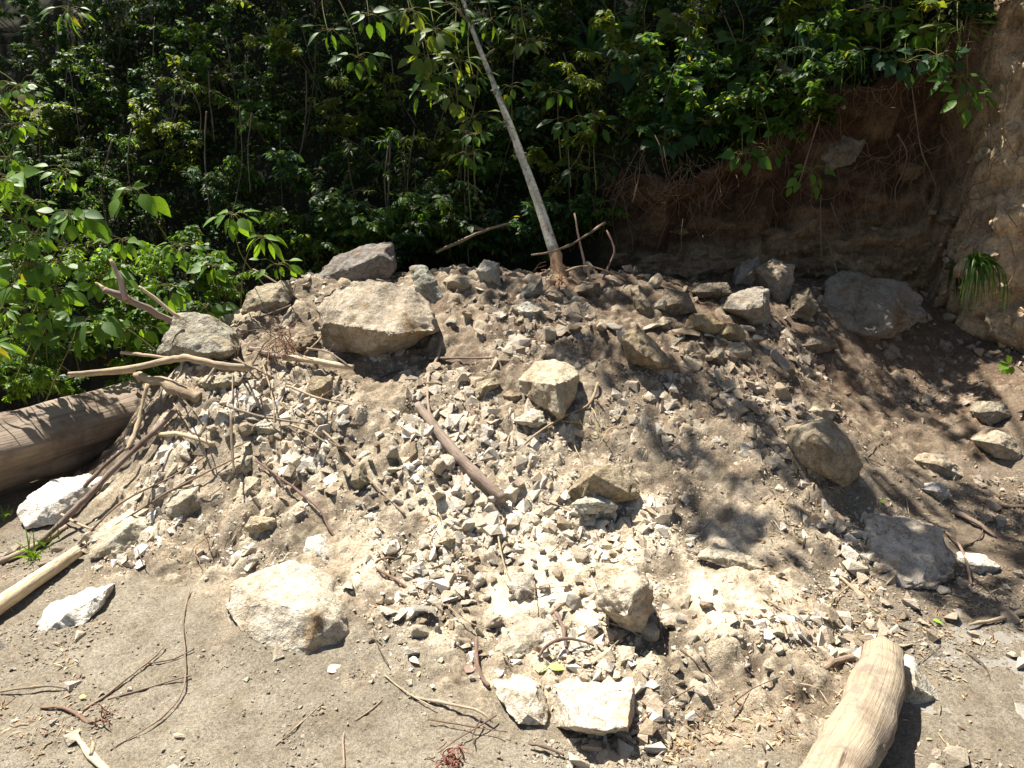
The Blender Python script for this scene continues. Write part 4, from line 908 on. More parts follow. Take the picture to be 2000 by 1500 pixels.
stick('fallen root log on top of the bank', [(1500,118),(1560,150),(1605,178),(1648,212)], [16,24,18,10], (.26, .185, .13), 'branch', 'branch', .1, surf='h', jit=.25, sides=10, ts=[5.1,4.98,4.95,4.9], follow=False)
stick('dead bough lying on the dark slope', [(1115,182),(1160,215),(1200,250)], [9,11,8], (.22, .165, .12), 'branch', 'branch', .08, surf='h', jit=.2)
# vines and roots hanging on the bank
HR = [([(1606,215),(1590,262),(1572,322),(1562,356)],7,(.50,.40,.30),'pale curved root dangling over the grey embedded boulder'),
 ([(1604,380),(1602,440),(1606,510)],4,(.42,.33,.2),'straight pale root hanging under the green sprig'),
 ([(1618,470),(1632,525),(1655,560),(1668,600),(1690,648)],5,(.36,.28,.2),'vine trailing from the bank over the grey slab'),
 ([(1780,165),(1790,240),(1800,300),(1822,350),(1826,380),(1800,425)],5,(.36,.27,.17),'long wavy root hanging down the bank'),
 ([(1752,262),(1772,300),(1762,340),(1748,372),(1752,408)],6,(.38,.27,.16),'thick bent root on the bank face'),
 ([(1900,362),(1930,350),(1938,320),(1960,296)],6,(.36,.24,.14),'hooked root at the crumbling corner'),
 ([(1925,180),(1935,260),(1930,330)],4,(.30,.22,.14),'thin root on the crumbling corner'),
 ([(1622,395),(1634,425),(1640,440),(1650,450)],4,(.36,.28,.18),'curly rootlet on the strata'),
 ([(1245,318),(1240,352),(1252,380),(1272,398)],4,(.32,.25,.12),'thin looping vine on the brown bank'),
 ([(1446,180),(1444,260),(1446,330)],4,(.36,.3,.2),'straight thin root below the bank rim'),
 ([(1972,470),(1985,520),(1968,560),(1955,600)],6,(.50,.36,.17),'orange-brown root at the grass clump'),
 ([(1850,120),(1858,200),(1872,270),(1868,340)],4,(.28,.2,.13),'fine root hanging at the bank shoulder'),
 ([(1700,355),(1690,400),(1700,450)],3,(.3,.22,.14),'hair-thin root on the strata'),
 ([(1520,250),(1535,300),(1533,345)],4,(.3,.22,.15),'dark root below the bank rim'),
 ([(1950,120),(1965,180),(1955,240),(1975,290)],4,(.34,.25,.15),'pale root crossing the crumbling corner')]
for pts, wpx, c, lb in HR: stick(lb, pts, wpx * .62, tuple(x * .6 for x in c), 'root', 'hanging_root', .06, surf='h', jit=.25, group='roots hanging on the bank', ts=[hit(*pts[0], 'h'), hit(*pts[-1])])

tg = random.Random(17)
for k in range(26):
    u = tg.uniform(230, 640); v = tg.uniform(600, 840); L = tg.uniform(60, 170); a = tg.choice([tg.gauss(.35, .25), tg.gauss(-.9, .3), tg.gauss(1.2, .3)])
    pts = [(u, v), (u + L * .5 * math.cos(a) + tg.gauss(0, 5), v + L * .45 * math.sin(a) + tg.gauss(0, 5)), (u + L * math.cos(a), v + L * .9 * math.sin(a))]
    stick(f'{["bare","snapped","peeling","bent"][k % 4]} {["grey","tan","brown"][k % 3]} dead branch in the tangle {rel(u, v)}', pts, tg.uniform(3, 8), [(.28, .23, .17), (.38, .3, .18), (.17, .12, .08)][k % 3], 'branch', 'dead_branch', tg.uniform(.03, .14), jit=.22, group='tangle of dead branches by the upper rocks', sides=6,
          side=[([(pts[1][0], pts[1][1], hit(*pts[1], 'g') - .08), (pts[1][0] + tg.gauss(0, 25), pts[1][1] - tg.uniform(15, 40), hit(*pts[1], 'g') - .1)], 3, (.25, .19, .13), 'side_twig')])
# thin twigs and rootlets strewn over the slide
trs = random.Random(99)
for k in range(90):
    u = trs.uniform(250, 1900); v = trs.uniform(640, 1440)
    if v > 1150 and u < 900 and trs.random() < .7: continue
    L = trs.uniform(30, 120) * (v / 1000); a = trs.choice([trs.gauss(.7, .5), trs.gauss(-.6, .5), trs.uniform(0, 3.14)])
    pts = [(u, v), (u + L * .5 * math.cos(a) + trs.gauss(0, 6), v + L * .4 * math.sin(a) + trs.gauss(0, 5)), (u + L * math.cos(a), v + L * .8 * math.sin(a))]
    if not all(5 < p[0] < 1995 and 520 < p[1] < 1490 for p in pts): continue
    w_ = trs.uniform(2.2, 5); cn, cc_ = trs.choice([('red-brown', (.24, .13, .09)), ('tan', (.38, .28, .17)), ('grey-brown', (.27, .21, .16)), ('dark', (.15, .10, .075)), ('straw-coloured', (.48, .38, .22))])
    stick(f'{"short" if L < 70 else "long"} {cn} {"hair-thin" if w_ < 3.5 else "thin"} twig {rel(u, v)}', pts, w_, cc_, 'twig', 'twig', .012, jit=.35, sides=5, group=f'{cn} twigs {rel(u, v)}')

# fibrous root tufts
def root_tuft(label, u, v, spread, n, lpx, color, dt=.04, down=1.0, surf='g'):
    r = np.random.default_rng(int(u + v)); t = hit(u, v, surf) - dt
    bm = bmesh.new(); org = at(u, v, t)
    for k in range(n):
        p = org + r.normal(0, spread / FPX * t * .4, 3); d = r.normal(0, 1, 3); d[2] -= down; d /= np.linalg.norm(d); P = [p]
        for j in range(4): d = d + r.normal(0, .35, 3); d /= np.linalg.norm(d); P.append(P[-1] + d * lpx / FPX * t / 4)
        P = np.array(P); V, F_, UV, nn_, s_ = tube(P, np.linspace(.0024, .0010, len(P)), 3)
        vs = [bm.verts.new(q - org) for q in V]
        for f in F_: bm.faces.new([vs[i] for i in f])
    bm.loops.layers.uv.new('UVMap')
    me = bpy.data.meshes.new('root_tuft'); bm.to_mesh(me); bm.free(); me.materials.append(M_BARK)
    tag(link('root_tuft', me, None, org, color), label, 'roots', 'fibrous root tufts')
root_tuft('tangle of reddish roots where two branches meet', 545, 668, 40, 60, 60, (.22, .12, .07), .15)
root_tuft('dark hair roots draped over the domed boulder', 738, 560, 30, 16, 70, (.11, .065, .045), .14, 2.0)
root_tuft('rusty fibres at the foot of the leaning tree', 1075, 545, 40, 40, 40, (.30, .17, .09), .05)
root_tuft('rusty fibrous tuft in the pale rubble', 840, 1015, 30, 18, 36, (.34, .22, .12), .03)
root_tuft('thin root net on the log-side flank', 420, 1050, 60, 22, 70, (.28, .19, .12), .02)
root_tuft('dry grass roots below the flat-topped boulder', 1155, 830, 50, 18, 60, (.42, .33, .17), .04)
root_tuft('red pulpy root lump on the silt', 885, 1482, 30, 60, 30, (.24, .10, .07), .01)
root_tuft('fan of red roots by the knotted root', 205, 1405, 26, 24, 40, (.26, .13, .09), .006)
root_tuft('withered brown tuft hanging beneath the shrub', 455, 470, 30, 50, 60, (.26, .18, .11), .5, 2.0)
root_tuft('dry hanging tuft in the shrub above the sloping rock', 520, 345, 18, 40, 60, (.22, .16, .10), .6, 2.5)

for k, u in enumerate(range(1190, 1900, 62)):
    vr = min((v for v in range(40, 420, 6)), key=lambda v: abs(at(u, v, hit(u, v, 'h'))[2] - np.interp(at(u, v, hit(u, v, 'h'))[0], top[:, 0], top[:, 2])))
    root_tuft(f'{["fine","dark","matted","sparse"][k % 4]} hair roots fringing the bank rim {["on the tree side of","above","on the crumbling side of"][min(2, k // 4)]} the embedded boulder', u, vr + 6, 60, 26, 60, (.13, .085, .05), .05, 2.2, 'h')
for k, (u, v) in enumerate([(1230,350),(1310,340),(1380,360),(1470,350),(1540,380),(1640,330),(1700,300),(1760,350),(1820,260),(1860,340),(1900,250),(1930,420),(1840,420),(1600,420)]):
    root_tuft(f'{["long","loose","wispy","thick"][k % 4]} hanging rootlets on the {["brown tree-side part","undercut middle part","bouldery part","crumbling corner"][min(3, k // 4)]} of the bank face', u, v, 110, 16, 110, (.15, .10, .06), .06, 3.0, 'h')
def bank_chips(n, seed):
    r = np.random.default_rng(seed); bases, FB = chip_bases(r)
    wgt = (np.clip(lower * .8 + rightc * 1.2, 0, 1) * bankness).ravel(); wgt[:4 * C_] = 0
    ix = r.choice(len(wgt), n, p=wgt / wgt.sum()); P = HV.reshape(-1, 3)[ix]; s = .012 + .06 * r.uniform(0, 1, n) ** 3; bi_ = r.integers(0, len(bases), n)
    ax = r.normal(0, 1, (n, 3)); Rm = frame(ax, r.normal(0, 1, (n, 3)))
    V = np.einsum('nij,nkj->nki', Rm, bases[bi_]) * s[:, None, None] + P[:, None, :]
    cc = hc.reshape(-1, 3)[ix] * r.uniform(.9, 1.5, (n, 1))
    o = link('bank_chips', mesh_np('bank_chips', V.reshape(-1, 3), (FB[bi_] + (np.arange(n) * 7)[:, None, None]).reshape(-1, 3), M_GRAVEL, False, np.repeat(cc, 7, 0))); o['kind'] = 'stuff'; o['label'] = 'crumbling stone chips stuck in the face of the bank'; o['category'] = 'rubble'
def frame(D, Nh):
    D = D / (np.linalg.norm(D, axis=1, keepdims=True) + 1e-9); X = np.cross(D, Nh); X /= np.linalg.norm(X, axis=1, keepdims=True) + 1e-9
    return np.stack([X, D, np.cross(X, D)], 2)
bank_chips(3500, 44)

# ------------------------------------------------------------------ leaning pale tree
def tree_pts():
    px = [(1097,572,36),(1094,540,34),(1084,498,31),(1062,428,28),(1042,370,26),(1018,305,24),(996,245,21),(972,185,18),(945,115,16),(918,45,14),(900,-20,12)]
    t0 = hit(1094, 556, 'g'); P = []; R = []
    for k, (u, v, w_) in enumerate(px):
        t = t0 + .05 + .035 * k; P.append(at(u, v, t)); R.append(w_ / FPX * t * .5 * (.78 - .022 * k))
    d = P[-1] - P[-2]; d /= np.linalg.norm(d)
    for k in range(1, 6): P.append(P[len(px) - 1] + d * .45 * k + np.array([-.02 * k * k, .03 * k * k, 0])); R.append(R[len(px) - 1] * (1 - .12 * k))
    return np.array(P), np.array(R)
TP, TR = tree_pts()
lean = empty('leaning_tree', TP[0])
tag(lean, 'slender pale-barked tree leaning uphill from the crest of the slide', 'tree')
m_, t_, n_, l_ = new_mat('pale_bark')
tc_ = n_.new('ShaderNodeTexCoord'); nz = noise(n_, l_, tc_.outputs['Object'], 7, 5, .65); nf = noise(n_, l_, tc_.outputs['Object'], 45, 4, .7)
rp_ = ramp(n_, l_, nz.outputs[0], [(.3, (.20, .195, .14)), (.5, (.37, .35, .275)), (.7, (.46, .44, .36))]); rf_ = ramp(n_, l_, nf.outputs[0], [(.36, (.35, .32, .26)), (.48, (1, 1, 1))])
princ(n_, l_, mixc(n_, l_, 1.0, rp_.outputs[0], rf_.outputs[0], 'MULTIPLY'), .8, bump(n_, l_, nf.outputs[0], .5, .006), .2); M_PALE = m_
tk = link('trunk', tube_mesh('trunk', TP[2:], TR[2:], M_PALE, 14, .02, 3, TP[0]), lean)
for k, (i_, sx, sz, L_) in enumerate([(6, -1, .4, .05), (8, 1, .8, .07), (5, 1, .5, .035), (9, -1, .9, .12), (7, -1, .2, .03), (10, 1, .6, .16)]):
    p_ = TP[i_]; q_ = p_ + np.array([sx * L_, -.02, sz * L_])
    link('branch_stub', tube_mesh('branch_stub', [p_, (p_ + q_) / 2 + [0, 0, .004], q_], [.011, .008, .004], M_BARK, 7, .05, k, TP[0]), tk, (0, 0, 0), (.16, .13, .09))
link('root_flare', tube_mesh('root_flare', np.concatenate([[TP[0] + np.array([0.01, 0, -.1])], TP[0:4] * [[1, 1, 1]]]), np.concatenate([[TR[0] * 1.25], TR[0:3] * 1.06, TR[3:4] * .6]), M_BARK, 12, .1, 4, TP[0]), lean, (0, 0, 0), (.30, .19, .11))
for k, (du, dv) in enumerate([(-40, 20), (30, 18), (-15, 34), (40, -5)]):
    e = at(1097 + du, 560 + dv, hit(1097 + du, 560 + dv, 'g')); e[2] -= .01
    link('root', tube_mesh('root', [TP[1], (TP[1] + e) / 2 + np.array([0, 0, .01]), e], [.022, .014, .006], M_BARK, 7, .2, k, TP[0]), lean, (0, 0, 0), (.30, .19, .11))

# ------------------------------------------------------------------ leaves
def leaf_geo(wid, rows=5, fold=.18, droop=.22, power=.8, tip=1.4):
    """leaf along +Y from the origin, length 1; 3 columns"""
    V = []; F_ = []
    for k in range(rows + 1):
        f = k / rows; hw = wid * .5 * (math.sin(math.pi * min(1, f ** power)) ** .9 if 0 < f < 1 else 0) * (1 - .25 * f ** tip)
        z = -droop * f * f
        V += [(-hw, f, z + fold * hw), (0, f, z), (hw, f, z + fold * hw)]
    for k in range(rows):
        a = k * 3
        for c in (0, 1):
            if k == 0: F_.append((a + 1, a + 4 + (1 if c else 0), a + 4 - (0 if c else 1)) if True else None)
            elif k == rows - 1: F_.append((a + c, a + c + 1, a + 4))
            else: F_.append((a + c, a + c + 1, a + 4 + c)); F_.append((a + c, a + 4 + c, a + 3 + c))
    V = np.array(V, float); used = sorted({i for f in F_ for i in f}); mp = {o_: i for i, o_ in enumerate(used)}
    return V[used], np.array([[mp[i] for i in f] for f in F_])
LEAFG = {'ovate': leaf_geo(.58), 'lance': leaf_geo(.30, fold=.3, droop=.3), 'heart': leaf_geo(.85, power=.6, fold=.12, droop=.15), 'round': leaf_geo(.8, power=.85, fold=.1, droop=.1), 'strap': leaf_geo(.055, rows=6, fold=.3, droop=.55), 'tiny': leaf_geo(.55, rows=2, droop=.1)}
LEAFL = {k: leaf_geo(*a_, **b_) for k, (a_, b_) in {'ovate': ((.58, 3), {}), 'lance': ((.32, 3), dict(fold=.3, droop=.3)), 'heart': ((.85, 3), dict(power=.6, fold=.12, droop=.15)), 'round': ((.8, 3), dict(power=.85, fold=.1, droop=.1))}.items()}
LEAFM = {k: mesh_np('leaf', v[0], v[1], M_LEAF, True) for k, v in LEAFG.items()}
def frame(D, Nh):
    """batch of rotation matrices: y along D, z near Nh"""
    D = D / (np.linalg.norm(D, axis=1, keepdims=True) + 1e-9)
    X = np.cross(D, Nh); X /= np.linalg.norm(X, axis=1, keepdims=True) + 1e-9
    Z = np.cross(X, D)
    return np.stack([X, D, Z], 2)
def leaves_joined(name, kind, P, D, Nh, S, colr, mat=None, parent=None, org=(0, 0, 0)):
    V0, F0 = LEAFL[kind] if (name == 'foliage' and kind in LEAFL) else LEAFG[kind]; R = frame(D, Nh)
    V = np.einsum('nij,kj->nki', R, V0) * S[:, None, None] + (P - np.asarray(org))[:, None, :]
    Fk = (F0[None] + (np.arange(len(P)) * len(V0))[:, None, None]).reshape(-1, 3)
    o = link(name, mesh_np(name, V.reshape(-1, 3), Fk, mat or M_FOLI, True, np.repeat(colr, len(V0), 0)), parent)
    return o
def leaf_objs(parent, org, kind, P, D, Nh, S, colr, nm='leaf'):
    R = frame(D, Nh)
    for k in range(len(P)):
        o = bpy.data.objects.new(nm, LEAFM[kind]); COL.objects.link(o); o.parent = parent
        m = Matrix(R[k].tolist()).to_4x4() @ Matrix.Diagonal((S[k], S[k], S[k], 1)); m.translation = Vector(P[k] - org)
        o.matrix_local = m; o.color = (*colr[k], 1)
GREENS = {'dark': (.028, .066, .012), 'mid': (.056, .126, .020), 'yellow': (.105, .155, .026), 'blue': (.032, .082, .030), 'bright': (.105, .21, .026)}
def gcol(r, base, n, var=.25):
    c = np.array(GREENS[base]); a = c * r.uniform(1 - var, 1 + var, (n, 1)); yl = r.uniform(0, 1, n) < .035
    a[yl] = np.array([.19, .19, .03]) * r.uniform(.6, 1.1, (yl.sum(), 1)); return a

def stems_mesh(polys, rads, org, name='stem'):
    bm = bmesh.new(); bm.loops.layers.uv.new('UVMap')
    for P, r0 in zip(polys, rads):
        V, F_, UV, n, s = tube(np.asarray(P), np.linspace(r0, r0 * .35, len(P)), 5 if r0 > .003 else 3)
        vs = [bm.verts.new(Vector(q - org)) for q in V]
        for f in F_: bm.faces.new([vs[i] for i in f]).smooth = True
    me = bpy.data.meshes.new(name); bm.to_mesh(me); bm.free(); me.materials.append(M_BARK); return me

def plant(label, root, nst, height, leanv, kind, base, lsz, n_obj, n_join, seed, name='shrub', cat='shrub', group='shrubs on the hillside', spread=.35, droop=.5, stemcol=(.10, .085, .045), kinds2=None, start=.25, flat=.5):
    r = np.random.default_rng(seed); root = np.asarray(root, float)
    e = empty(name, root); tag(e, label, cat, group)
    polys = []; rads = []
    for k in range(nst):
        d = np.array([r.normal(0, spread), r.normal(0, spread * .6) , 1.0]) + np.asarray(leanv); d /= np.linalg.norm(d)
        h = height * r.uniform(.65, 1.1); P = [root + r.normal(0, .02, 3)]
        for j in range(5):
            d = d + r.normal(0, .12, 3) + np.array([leanv[0] * .15, leanv[1] * .15, -droop * .16 * j * .5]); d /= np.linalg.norm(d); P.append(P[-1] + d * h / 5)
        polys.append(np.array(P)); rads.append(max(.0025, .009 * height * r.uniform(.5, 1)))
    # side twigs
    for k in range(nst):
        for j in range(2 + int(height * 3)):
            P = polys[k]; i = r.integers(1, 5); p = P[i]; d = r.normal(0, 1, 3); d[2] = abs(d[2]) * .3; d[1] -= .35; d /= np.linalg.norm(d); L = height * r.uniform(.15, .35)
            polys.append(np.array([p, p + d * L * .5 + [0, 0, .02], p + d * L - [0, 0, .12 * L]])); rads.append(.0028)
    link('stem', stems_mesh(polys, rads, root), e, (0, 0, 0), stemcol)
    def sample(n, big):
        P, D, Nh, S = [], [], [], []
        for _ in range(n):
            q = polys[r.integers(0, len(polys))]; f = r.uniform(start if len(q) > 3 else .3, 1) * (len(q) - 1); i = min(int(f), len(q) - 2); p = q[i] + (q[i + 1] - q[i]) * (f - i)
            a = r.uniform(0, 6.28); d = np.array([math.cos(a), math.sin(a) * .8 - .25, r.normal(-.35 * droop - .1, .35)]); d /= np.linalg.norm(d)
            P.append(p + d * .012); D.append(d); Nh.append(np.array([0, -.25, 1.0]) * flat + r.normal(0, .35, 3) + np.array([0, 0, .35])); S.append(r.uniform(*lsz) * (1.0 if big else r.uniform(.4, .8)))
        return map(np.array, (P, D, Nh, S))
    if n_obj:
        P, D, Nh, S = sample(n_obj, True); leaf_objs(e, root, kind, P, D, Nh, S, gcol(r, base, n_obj))
    if n_join:
        P, D, Nh, S = sample(n_join, False); o = leaves_joined('foliage', kinds2 or kind, P, D, Nh, S, gcol(r, base, n_join), parent=e, org=root); o['kind'] = 'stuff'
    return e

def spray(label, tip, stem_px, t, leafs, kind, base, seed, name='leafy_spray', cat='plant', group='leafy sprays catching the light', stemcol=(.16, .16, .05), petiole=.3, camn=.6):
    """a spray whose leaves hang from a tip: leafs = (angle deg in the picture plane, length px, offset px along petiole)"""
    r = np.random.default_rng(seed)
    SP_ = [at(u, v, tt) for (u, v, tt) in stem_px] + [at(*tip, t)]
    root = SP_[0]; e = empty(name, root); tag(e, label, cat, group)
    polys = [np.array(SP_)]; rads = [.0045]; P, D, Nh, S = [], [], [], []
    for (a, L, off) in leafs:
        an = math.radians(a + r.normal(0, 5)); d = np.array([math.cos(an), r.normal(-.15, .35), math.sin(an)]); d /= np.linalg.norm(d)
        L = L / FPX * t; p0 = SP_[-1] + r.normal(0, .006, 3); up = np.array([0, 0, off / FPX * t * .35])
        p1 = p0 + np.array([d[0], d[1], d[2] * .7]) * off / FPX * t + up * .5
        if off > 4: polys.append(np.array([p0, (p0 + p1) / 2 + up * .5, p1])); rads.append(.0022)
        P.append(p1); D.append(d); Nh.append(np.array([0, -camn, .8]) + r.normal(0, .3, 3)); S.append(L)
    link('stem', stems_mesh(polys, rads, root), e, (0, 0, 0), stemcol)
    leaf_objs(e, root, kind, *map(np.array, (P, D, Nh, S)), gcol(r, base, len(P), .18))
    return e

def fan(rs, n, lo, hi, l0, l1, o0, o1):
    return [(lo + (hi - lo) * (k + rs.uniform(.1, .9)) / n, rs.uniform(l0, l1), rs.uniform(o0, o1)) for k in range(n)]
fr = random.Random(3)
# sunlit sprays of the photograph
spray('bright backlit spray of large drooping yellow-green leaves', (258,368), [(395,560,4.4),(330,470,4.35),(290,410,4.28)], 4.22, [(-150,52,20),(-128,50,34),(-118,40,50),(-95,42,52),(-60,46,26),(-40,55,32),(-52,52,48),(10,30,4),(170,26,6),(60,20,3)], 'ovate', 'bright', 1)
spray('silvery-leaved spray above the grey log shrubs', (150,418), [(245,600,4.1),(205,520,4.0),(170,460,3.9)], 3.82, [(-160,44,14),(-135,50,18),(-110,48,20),(-95,42,36),(-75,44,24),(-50,46,20),(-30,52,26),(-62,46,48),(-125,46,48),(30,24,4),(150,22,4),(-10,44,20)], 'ovate', 'mid', 2)
spray('pale spray of narrow leaves above the sloping rock', (512,462), [(470,600,4.4),(475,530,4.38),(490,480,4.35)], 4.3, [(-10,40,16),(-30,48,26),(-52,42,30),(-70,36,22),(-120,40,16),(-150,36,12),(-175,30,8),(30,22,4),(-40,36,44),(-90,34,10)], 'lance', 'bright', 3)
spray('hanging spray of leaves over the end of the grey log', (175,622), [(310,690,3.95),(260,650,3.88),(215,628,3.8)], 3.72, [(-170,46,10),(-140,50,22),(-125,54,36),(-100,48,24),(-80,50,40),(-60,44,24),(-35,56,34),(-15,44,26),(-110,56,60),(-90,40,58),(20,26,4)], 'ovate', 'mid', 4)
spray('narrow drooping leaves at the lip of the dark hollow', (-5,668), [(-70,760,3.7),(-40,700,3.65)], 3.6, [(-20,46,8),(-40,50,12),(-5,42,14),(-70,36,8),(30,30,4)], 'lance', 'bright', 5)
for k, (u, v, n, b, L, sd) in enumerate([(205,540,9,'bright',34,11),(330,560,8,'mid',32,12),(270,640,8,'mid',30,13),(420,520,10,'bright',28,14),(400,600,9,'mid',30,15),(455,420,9,'mid',30,16),(60,520,10,'bright',34,17),(110,560,10,'mid',34,18),(30,430,10,'bright',32,19),(20,345,9,'mid',36,20),(350,480,8,'mid',26,21),(240,470,8,'mid',28,22),(90,640,9,'mid',38,23),(545,515,7,'mid',24,24),(370,650,6,'mid',30,25)]):
    w_ = ['long-stalked', 'broad-leaved', 'dense', 'loose', 'small-leaved'][k % 5]
    spray(f'{w_} green spray {["sunlit","half-shaded","glossy"][k % 3]} {rel(u, v)}', (u, v), [(u + fr.uniform(20, 90), v + 170, 4.45), (u + fr.uniform(0, 40), v + 80, 4.4)], 4.08 - .2 * (u < 150), fan(fr, n + 3, -190, 10, L * .75, L * 1.3, 8, 40), 'ovate' if k % 3 else 'heart', 'bright' if k % 4 else b, 60 + sd)
for k in range(16):
    u = fr.uniform(-20, 150); v = 330 + 24 * k + fr.uniform(-12, 12); L = fr.uniform(20, 36)
    spray(f'{["arching","nodding","crowded","ragged"][k % 4]} bright green {["twig","shoot"][k % 2]} in the sunlit thicket {["high above","above","just above","level with"][k // 4]} the thick grey log', (u, v), [(u - 60, v + 130, 4.2), (u - 30, v + 60, 4.05)], fr.uniform(3.7, 3.95), fan(fr, 12, -200, 20, L * .7, L * 1.3, 4, 44), ['ovate', 'round', 'lance'][k % 3], 'bright', 700 + k)
spray('bright small-leaved twig hanging from the sunlit thicket', (40,170), [(-60,120,4.1),(0,140,4.1)], 4.1, fan(fr, 24, -200, 30, 14, 24, 4, 55), 'round', 'bright', 31)
spray('sunlit round-leaved twig below the topmost thicket twig', (30,245), [(-70,180,4.1),(-10,200,4.1)], 4.1, fan(fr, 24, -200, 20, 14, 24, 4, 55), 'round', 'bright', 32)
spray('third small-leaved twig of the sunlit thicket', (15,310), [(-70,240,4.1),(-20,270,4.1)], 4.1, fan(fr, 18, -180, 20, 14, 24, 4, 45), 'round', 'bright', 33)
spray('bright spray high on the slope beside hanging lianas', (135,20), [(120,-80,4.9),(130,-20,4.9)], 4.9, fan(fr, 14, -180, 0, 22, 36, 6, 40), 'lance', 'bright', 34)
# foliage round the leaning tree top
for k, (u, v, n, L, b) in enumerate([(800,20,12,34,'yellow'),(850,60,14,34,'yellow'),(905,20,12,30,'mid'),(830,110,12,34,'yellow'),(900,120,12,32,'yellow'),(880,185,11,34,'yellow'),(925,150,10,28,'mid'),(845,150,9,30,'mid'),(960,40,9,28,'mid'),(925,230,7,26,'yellow'),(825,175,6,28,'bright'),(720,30,9,30,'mid'),(640,60,8,28,'mid'),(700,110,8,28,'mid'),(1020,20,8,28,'mid'),(1030,80,7,24,'yellow')]):
    spray(f'{["drooping","hanging","spreading","sparse"][k % 4]} {"yellow-green" if b == "yellow" else "green"} spray {["over","beside","close by","above"][k % 4]} the bare upper trunk, {["broad","narrow","pointed","small"][k // 4]} leaves', (u, v), [(u - fr.uniform(0, 60), v - 120, 4.85), (u - 10, v - 50, 4.8)], 4.72, fan(fr, n, -200, 20, L * .8, L * 1.3, 5, 36), 'ovate' if k % 2 else 'lance', b, 130 + k)
for k, (u, v, n, L) in enumerate([(925,262,12,20),(915,300,12,20),(1110,235,7,32),(1160,240,8,28),(1000,170,8,26),(1090,180,6,24)]):
    spray(f'{["upright","loose","open"][k % 3]} {["small","mid-sized"][k // 3]}-leaved sprig standing before the dark gap by the trunk', (u, v), [(u + 5, v + 130, 4.95), (u, v + 60, 4.9)], 4.85, fan(fr, n, -190, 10, L * .8, L * 1.2, 4, 34), 'ovate', 'mid', 160 + k)
# broad-leaved vines on the bank rim, right
for k, (u, v, n, L, b, kd) in enumerate([(1330,40,9,34,'yellow','heart'),(1380,70,10,36,'yellow','heart'),(1450,80,9,34,'mid','heart'),(1340,140,9,34,'blue','heart'),(1400,170,10,34,'blue','heart'),(1330,210,9,36,'blue','heart'),(1380,240,9,36,'blue','heart'),(1440,140,7,32,'mid','heart'),(1300,270,6,30,'blue','heart'),(1480,240,8,28,'mid','ovate'),(1500,290,6,24,'mid','ovate'),(1550,30,9,32,'mid','ovate'),(1620,60,9,34,'blue','ovate'),(1690,30,10,34,'mid','ovate'),(1740,20,12,30,'bright','ovate'),(1800,60,13,28,'bright','round'),(1830,110,13,26,'blue','round'),(1870,150,10,28,'mid','ovate'),(1890,190,9,30,'bright','ovate'),(1770,120,9,28,'blue','round'),(1640,120,8,34,'blue','ovate'),(1720,100,9,32,'blue','ovate'),(1870,60,6,30,'yellow','lance'),(1230,130,7,34,'blue','heart'),(1260,60,7,28,'mid','ovate'),(1200,30,7,30,'mid','ovate'),(1150,330,6,24,'blue','ovate'),(1450,300,5,26,'mid','heart')]):
    spray(f'{["drooping","twining","spreading","trailing"][k % 4]} {b} green {kd}-leaved vine {["on the rim of the bank","hanging over the bank","above the brown bank","in the upper bank shade","near the fallen root log","at the bank shoulder","on the steep dark slope"][k // 4]}', (u, v), [(u - fr.uniform(-40, 40), v - 110, hit(u, max(v - 60, 5), 'h') - .12), (u, v - 45, hit(u, v, 'h') - .18)], hit(u, v, 'h') - .22, fan(fr, n + 3, -200, 20, L * .8, L * 1.25, 5, 46), kd, b, 200 + k, group='vines on the bank')
spray('bright fresh green sprig hanging on the bank face', (1580,330), [(1600,280,4.8),(1590,310,4.72)], 4.65, [(-160,26,20),(-140,28,40),(-120,24,52),(-90,26,30),(-70,28,58),(-45,28,26),(-20,24,30),(-80,24,74),(-110,22,70),(-60,22,40),(170,20,14),(20,20,10)], 'ovate', 'bright', 301)
spray('small bright green sprig at the gully edge below the grass clump', (1978,712), [(2010,740,3.95),(1995,722,3.95)], 3.9, [(-170,24,6),(-140,22,8),(160,22,4),(120,18,4),(-100,18,6)], 'round', 'bright', 302)

# ---------------------------- strap-leaved clumps and grass
def blades(label, u, v, n, L, wd, base, seed, surf='both', dt=.05, name='grass_clump', cat='grass', up=1.0, hang=False, t=None):
    r = np.random.default_rng(seed); tt_ = (hit(u, v, surf) if t is None else t) - dt; root = at(u, v, tt_); e = empty(name, root); tag(e, label, cat, 'grassy clumps')
    bm_v, bm_f, cols = [], [], []
    for k in range(n):
        a = r.uniform(0, 6.28); d = np.array([math.cos(a) * .35, math.sin(a) * .2 - .5, .5 * r.uniform(0, 1)]) if hang else np.array([math.cos(a) * .7, math.sin(a) * .5 - .25, r.uniform(.5, 1.2) * up]); d /= np.linalg.norm(d); ln = L * r.uniform(.6, 1.15) / FPX * tt_; w2 = wd * r.uniform(.7, 1.1) / FPX * tt_ * .5
        p = root + r.normal(0, .018, 3); sd_ = np.cross(d, [0, -1, .3]); sd_ /= np.linalg.norm(sd_) + 1e-9; V = []
        for j in range(7):
            f = j / 6; hw = w2 * (1 - f ** 2.2) + .0003; V += [p - sd_ * hw, p + sd_ * hw]
            d = d + np.array([0, -.03, -1.1 if hang else -.2]) * (.35 + f); d /= np.linalg.norm(d); p = p + d * ln / 6
        V = np.array(V) - root; F_ = [(2 * j, 2 * j + 1, 2 * j + 3, 2 * j + 2) for j in range(6)]
        o = link('blade', mesh_np('blade', V, F_, M_LEAF, True), e, (0, 0, 0), tuple(np.array(GREENS[base]) * r.uniform(.75, 1.3)))
blades('drooping dark green grass clump hanging on the bank', 1900, 505, 60, 130, 5, 'mid', 401, hang=True, dt=.12)
blades('shorter grass tuft beside the drooping clump', 1862, 522, 22, 80, 4, 'dark', 402, hang=True, dt=.08)
